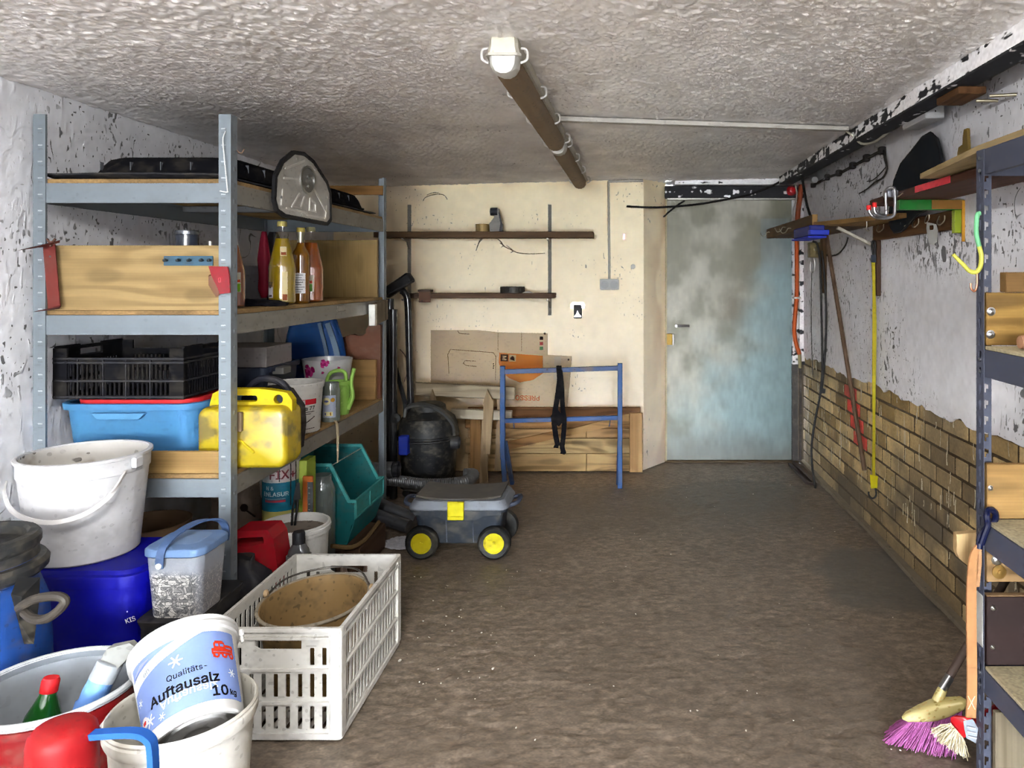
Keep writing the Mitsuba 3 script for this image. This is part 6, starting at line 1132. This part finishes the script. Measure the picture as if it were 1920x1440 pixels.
# cables under the ceiling and by the door
k = thing('junction_box', 'white junction box under the steel ceiling rail', 'junction box'); part(k, 'box', box(1.262, 1.34, 3.10, 3.36, 2.082, 2.140, .004), ('satin', (214, 216, 218), .15)); part(k, 'gland', tube([V(1.29, 3.36, 2.12), V(1.27, 3.50, 2.115), V(1.24, 3.66, 2.085), V(1.20, 3.74, 2.09), V(1.165, 3.78, 2.14), V(1.10, 3.74, 2.165)], .006, 8, 6), ('satin', (200, 196, 180), .2)); part(k, 'screw', box(1.30, 1.304, 3.0985, 3.1005, 2.108, 2.114), ('satin', (30, 30, 30), 0))
k = thing('wooden_block', 'orange-brown wooden wedge screwed under the ceiling rail', 'block'); part(k, 'block', box(1.20, 1.30, 2.66, 2.85, 2.076, 2.103, .003), ('woody', (118, 80, 48), .7)); part(k, 'screw', rod((1.30, 2.64, 2.062), (1.375, 2.60, 2.058), .006), ('metal', (200, 190, 160), .2)); part(k, 'screw', rod((1.29, 2.72, 2.064), (1.36, 2.70, 2.060), .006), ('metal', (200, 190, 160), .2))
cl = [(1526, 347), (1552, 333), (1574, 325), (1600, 311), (1626, 297), (1655, 283)]
k = thing('clipped_cable', 'black cable clipped along the right wall under the ceiling with a drooping frayed end', 'cable'); cp = [on_wall(u, v, 1.372) for u, v in cl]
part(k, 'cable', tube(cp + [on_wall(u, v, 1.366) for u, v in ((1659, 296), (1663, 316), (1656, 332), (1640, 342), (1626, 354), (1611, 363))], [.009, .009, .009, .009, .008, .006, .005, .004, .003], 8, 5), ('satin', (30, 28, 27), .3)); part(k, 'frayed_end', tube([on_wall(u, v, 1.366) for u, v in ((1662, 312), (1650, 326), (1636, 338), (1626, 340))], .003, 6, 5), ('satin', (30, 28, 27), .3))
for c in cp: part(k, 'clip', box(1.352, 1.384, c[1] - .022, c[1] + .022, c[2] - .018, c[2] + .022, .005), ('satin', (34, 32, 32), .3))
k = thing('long_cable', 'long black cable sagging across the top of the steel door from the back wall', 'cable'); part(k, 'cable', tube([P(1175, 387, 5.47), P(1232, 389, 5.50), P(1300, 384, 5.56), P(1350, 376, 5.60), P(1400, 366, 5.62), P(1440, 352, 5.62), P(1462, 341, 5.6), P(1470, 336, 5.6), P(1488, 334, 5.5), P(1500, 330, 5.4)], .0075, 8, 6), ('satin', (20, 20, 21), .1)); part(k, 'branch', tube([P(1244, 407, 5.70), P(1256, 396, 5.70), P(1270, 385, 5.69), P(1284, 376, 5.68)], .006, 8, 5), ('satin', (20, 20, 21), .1))
thing('red_alarm', 'small red signal lamp at the right end of the door lintel', 'lamp', tf(lathe([(0, 0), (.036, 0), (.038, .01), (.034, .04), (.022, .058), (0, .062)], 28), frame((X(1483, 5.68), 5.68, Z(358, 5.68)), (1, 0, 0), (0, 0, 1), (0, -1, 0))), ('gloss', (170, 26, 30), .1))
k = thing('orange_conduit', 'orange flexible conduit running down beside the door frame', 'conduit'); yq = 5.64
part(k, 'pipe', tube([P(1494, 446, yq), P(1494, 500, yq), P(1494, 550, yq), P(1491, 590, yq), P(1489, 620, yq), P(1493, 645, yq), P(1499, 664, yq)], .016, 12, 6), ('satin', (206, 92, 46), .2)); part(k, 'upper_pipe', tube([P(1503, 342, yq), P(1500, 370, yq), P(1496, 400, yq), P(1495, 446, yq)], .019, 12, 6), ('satin', (140, 68, 44), .6)); part(k, 'end', rod(P(1499, 662, yq), P(1500, 690, yq), .013), ('satin', (170, 160, 120), .3)); part(k, 'clip', box(X(1488, yq), X(1501, yq), yq - .02, yq + .05, Z(560, yq), Z(556.5, yq), .001), ('satin', (216, 214, 206), .1))
thing('white_cable', 'thin white cable hanging beside the red signal lamp', 'cable', tube([P(1491, 322, 5.6), P(1491, 345, 5.6), P(1494, 362, 5.6), P(1492, 378, 5.6), P(1487, 394, 5.6), P(1486, 418, 5.6)], .0055, 8, 6), ('satin', (216, 214, 208), .1))
thing('black_cable', 'stiff black cable running from the ceiling rail to the far wall plank', 'cable', tube([P(1502, 318, 5.0), P(1506, 345, 5.0), P(1512, 380, 4.9), P(1519, 404, 4.75)], .0085, 8, 5), ('satin', (22, 22, 23), .1))
thing('pipe_stub', 'short silver pipe stub in the corner above the conduit', 'pipe', rod(P(1498, 340, 5.5), P(1528, 337, 5.1), .022, 16), ('metal', (190, 190, 190), .3))
k = thing('boot_scraper', 'two rusty iron bars lying on the floor in the corner by the door', 'iron bar'); part(k, 'bar', obar((1.315, 5.06, .010), (1.30, 5.66, .010), .02, .018), ('metal', (60, 48, 44), .5)); part(k, 'bar', obar((1.268, 5.10, .010), (1.262, 5.62, .010), .02, .018), ('metal', (60, 48, 44), .5)); part(k, 'crossbar', obar((1.262, 5.11, .012), (1.322, 5.07, .012), .02, .018), ('metal', (60, 48, 44), .5))
# ------------------------------------------------------------------ hanging at the rack post, brooms
y = 2.0; k = thing('elastic_bungee', 'green and yellow bungee cord with hook hanging on the rack post', 'bungee cord')
part(k, 'cord', tube([P(1838, 400, y), P(1833, 402, y), P(1831, 418, y), P(1831, 440, y), P(1836, 462, y)], .0062, 10, 6), ('satin', (100, 164, 118), .05), 'mint green end'); part(k, 'cord', tube([P(1836, 462, y), P(1840, 480, y), P(1838, 500, y), P(1830, 510, y), P(1818, 508, y), P(1804, 494, y), P(1787, 477, y)], [.0062, .0062, .006, .005], 10, 6), ('satin', (178, 176, 76), .05), 'yellow end'); part(k, 'hook', tube([P(1826, 511, y), P(1831, 508, y), P(1832, 520, y), P(1831, 538, y), P(1827, 546, y), P(1821, 541, y), P(1820, 531, y)], .003, 8, 5), ('metal', (150, 96, 70), .2), 'copper-coloured hook')
y = 1.985; k = thing('beige_strap', 'beige webbing strap hanging on the rack post from a blue carabiner', 'strap'); part(k, 'band', strap([P(1836, 1020, y), P(1826, 1040, y), P(1822, 1075, y), P(1821, 1150, y), P(1822, 1230, y), P(1822, 1300, y), P(1820, 1345, y)], [.010, .018, .022, .026, .026, .026, .026, .026], .006, (1, 0, 0), 6), ('matte', (156, 112, 76), .2)); part(k, 'fold', strap([P(1836, 1022, y + .004), P(1836, 1060, y + .006), P(1832, 1100, y + .006)], .012, .005, (1, .4, 0), 5), ('matte', (176, 128, 92), .2)); part(k, 'stitching', cat(*[obar(a, b, .002, .002, (0, 1, 0)) for a, b in ((P(1815, 1305, y - .0035), P(1828, 1330, y - .0035)), (P(1828, 1305, y - .0035), P(1815, 1330, y - .0035)))]), ('matte', (230, 190, 150), 0), kind='stuff')
part(k, 'buckle', hull([P(u, v, y - d) for u, v in ((1806, 1352), (1824, 1348), (1834, 1366), (1830, 1394), (1812, 1384), (1808, 1366)) for d in (-.006, .014)]), ('satin', (120, 126, 134), .2), 'grey buckle'); part(k, 'buckle_bar', cat(*[obar(P(1813 + i, 1362 + 9 * i, y - .016), P(1829 + i, 1366 + 9 * i, y - .016), .004, .004, (0, 1, 0)) for i in range(3)]), ('satin', (150, 156, 164), .1), kind='stuff')
k = thing('carabiner', 'dark blue carabiner hooked through the rack post', 'carabiner'); part(k, 'body', tube([P(1836, 1028, y), P(1838, 1006, y), P(1850, 990, y), P(1863, 980, y + .01), P(1867, 966, y + .01), P(1862, 957, y + .006), P(1853, 957, y), P(1850, 968, y - .01), P(1852, 985, y - .012), P(1846, 1002, y - .012), P(1840, 1020, y - .01)], .0085, 10, 5), ('gloss', (8, 14, 36), .1))
thing('wooden_peg', 'pale chamfered wooden block sticking out left of the rack post', 'block', extr(px(2.075, (1787, 997), (1838, 992), (1838, 1068), (1818, 1064), (1792, 1042), (1787, 1030)), .022, XZ(2.075)), ('woodz', (222, 184, 130), .5))
def bristles(n, root, tip, r, seed):
    g = np.random.default_rng(seed); ms = []
    for _ in range(n):
        s, t = g.uniform(0, 1), g.uniform(-1, 1); a = root(s, t); b = tip(s, t) + g.normal(0, .005, 3); b[2] = max(b[2], .001)
        mid = (a + b) / 2 + g.normal(0, .003, 3); ms.append(tube([a, mid, b], r, 4, straight=True))
    return cat(ms)
k = thing('broom', 'broom with pink bristles and a flowered cream head leaning in the corner by the rack', 'broom')
h0, h1 = P(1692, 1346, 2.30), P(1812, 1316, 2.22); ax_ = unit(h1 - h0); hm = (h0 + h1) / 2; L = np.linalg.norm(h1 - h0)
sd = unit(np.cross((0, 0, 1), ax_)); upv = np.cross(ax_, sd)
head = tf(loft([(0, .005, .004, .003), (.015, .017, .012, .01), (L * .3, .026, .020, .015), (L * .5, .029, .026, .018), (L * .7, .027, .022, .015), (L - .012, .020, .014, .01), (L, .008, .005, .004)], 6), frame(h0, sd, upv, ax_))
def flower_col(p, n, uv):
    a, b, kk = voronoi(p.x * 75, p.y * 75 + p.z * 75); m = smoothstep(.30, .22, a) * smoothstep(.45, .55, kk)
    c = mix(unpack(uv.x), [.10, .14, .03], m * smoothstep(.5, .52, cell_rand(p.x * 75, p.z * 75)))
    return mix(c, [.35, .20, .05], m * .5)
scene['m_flower'] = bs(base_color=proc(flower_col), roughness=.45, specular=.4)
part(k, 'head', head, ('flower', (206, 190, 124), .1), 'cream head with small flowers', smooth=50)
part(k, 'bristles', bristles(700, lambda s, t: h0 + ax_ * L * (.06 + .86 * s) + sd * .018 * t + upv * -.010, lambda s, t: h0 + ax_ * L * (-.18 + 1.02 * s) + sd * .045 * t + V(0, 0, -.112 - .02 * s) + V(-.02 * (1 - s), 0, 0), .0011, 11), ('satin', (152, 82, 134), .05), 'pink bristles', smooth=False, kind='stuff')
s0 = hm + ax_ * .02 + upv * .02; part(k, 'socket', rod(s0, s0 + V(.022, .008, .036), .016, 16, .014), ('flower', (206, 190, 124), .1)); e0 = s0 + V(.016, .006, .030); e1 = V(1.372, 2.42, .66); d = unit(e1 - e0)
part(k, 'handle', rod(e0, e1, .0125, 14), ('satin', (58, 46, 40), .5)); part(k, 'ferrule', rod(e0 + d * .004, e0 + d * .05, .0142, 16), ('chrome', (150, 150, 150), .2), 'metal ferrule')
k = thing('hand_brush', 'small red brush with cream bristles standing in front of the pink broom', 'brush')
hc = P(1803, 1362, 2.10); part(k, 'head', hull([P(1783, 1345, 2.10), P(1793, 1341, 2.10), P(1822, 1345, 2.08), P(1822, 1372, 2.08), P(1808, 1384, 2.09), P(1792, 1376, 2.10), P(1781, 1358, 2.11), P(1783, 1345, 2.13), P(1822, 1345, 2.13), P(1808, 1382, 2.13)]), ('gloss', (184, 26, 34), .1), 'red head', smooth=60)
part(k, 'handle', tube([P(1820, 1356, 2.10), P(1845, 1342, 2.12), P(1872, 1326, 2.14)], .011, 10, 5), ('gloss', (130, 24, 28), .2))
part(k, 'bristles', bristles(420, lambda s, t: P(1783 + 22 * s, 1356 + 26 * s, 2.105 + .018 * t), lambda s, t: P(1748 + 62 * s, 1368 + 48 * s ** .7, 2.115 + .03 * t), .0011, 12), ('satin', (206, 190, 150), .15), 'cream bristles', smooth=False, kind='stuff')
# floor crumbs
ms = []
for i in range(150):
    x, y_ = rng.uniform(-1.2, 1.2), rng.uniform(1.6, 5.2)
    if i % 3 == 0: x, y_ = rng.uniform(-.9, -.45), rng.uniform(2.6, 3.9)
    if rng.uniform() < .5: x = x * .8 - .1
    if (-1.2 < x < -.5 and 3.65 < y_ < 4.12) or (x < -.84 and y_ < 2.95): continue
    s = rng.uniform(.001, .0032) * (1.8 if rng.uniform() < .06 else 1)
    ms.append(mv(rot(box(-s, s, -s * .7, s * .7, 0, s * .8), rng.uniform(0, 180), (0, 0, 1)), x, y_, 0))
thing('floor_crumbs', 'scattered white plaster crumbs on the concrete floor', 'crumbs', cat(ms), ('matte', (214, 206, 190), .1), kind='stuff', smooth=False)
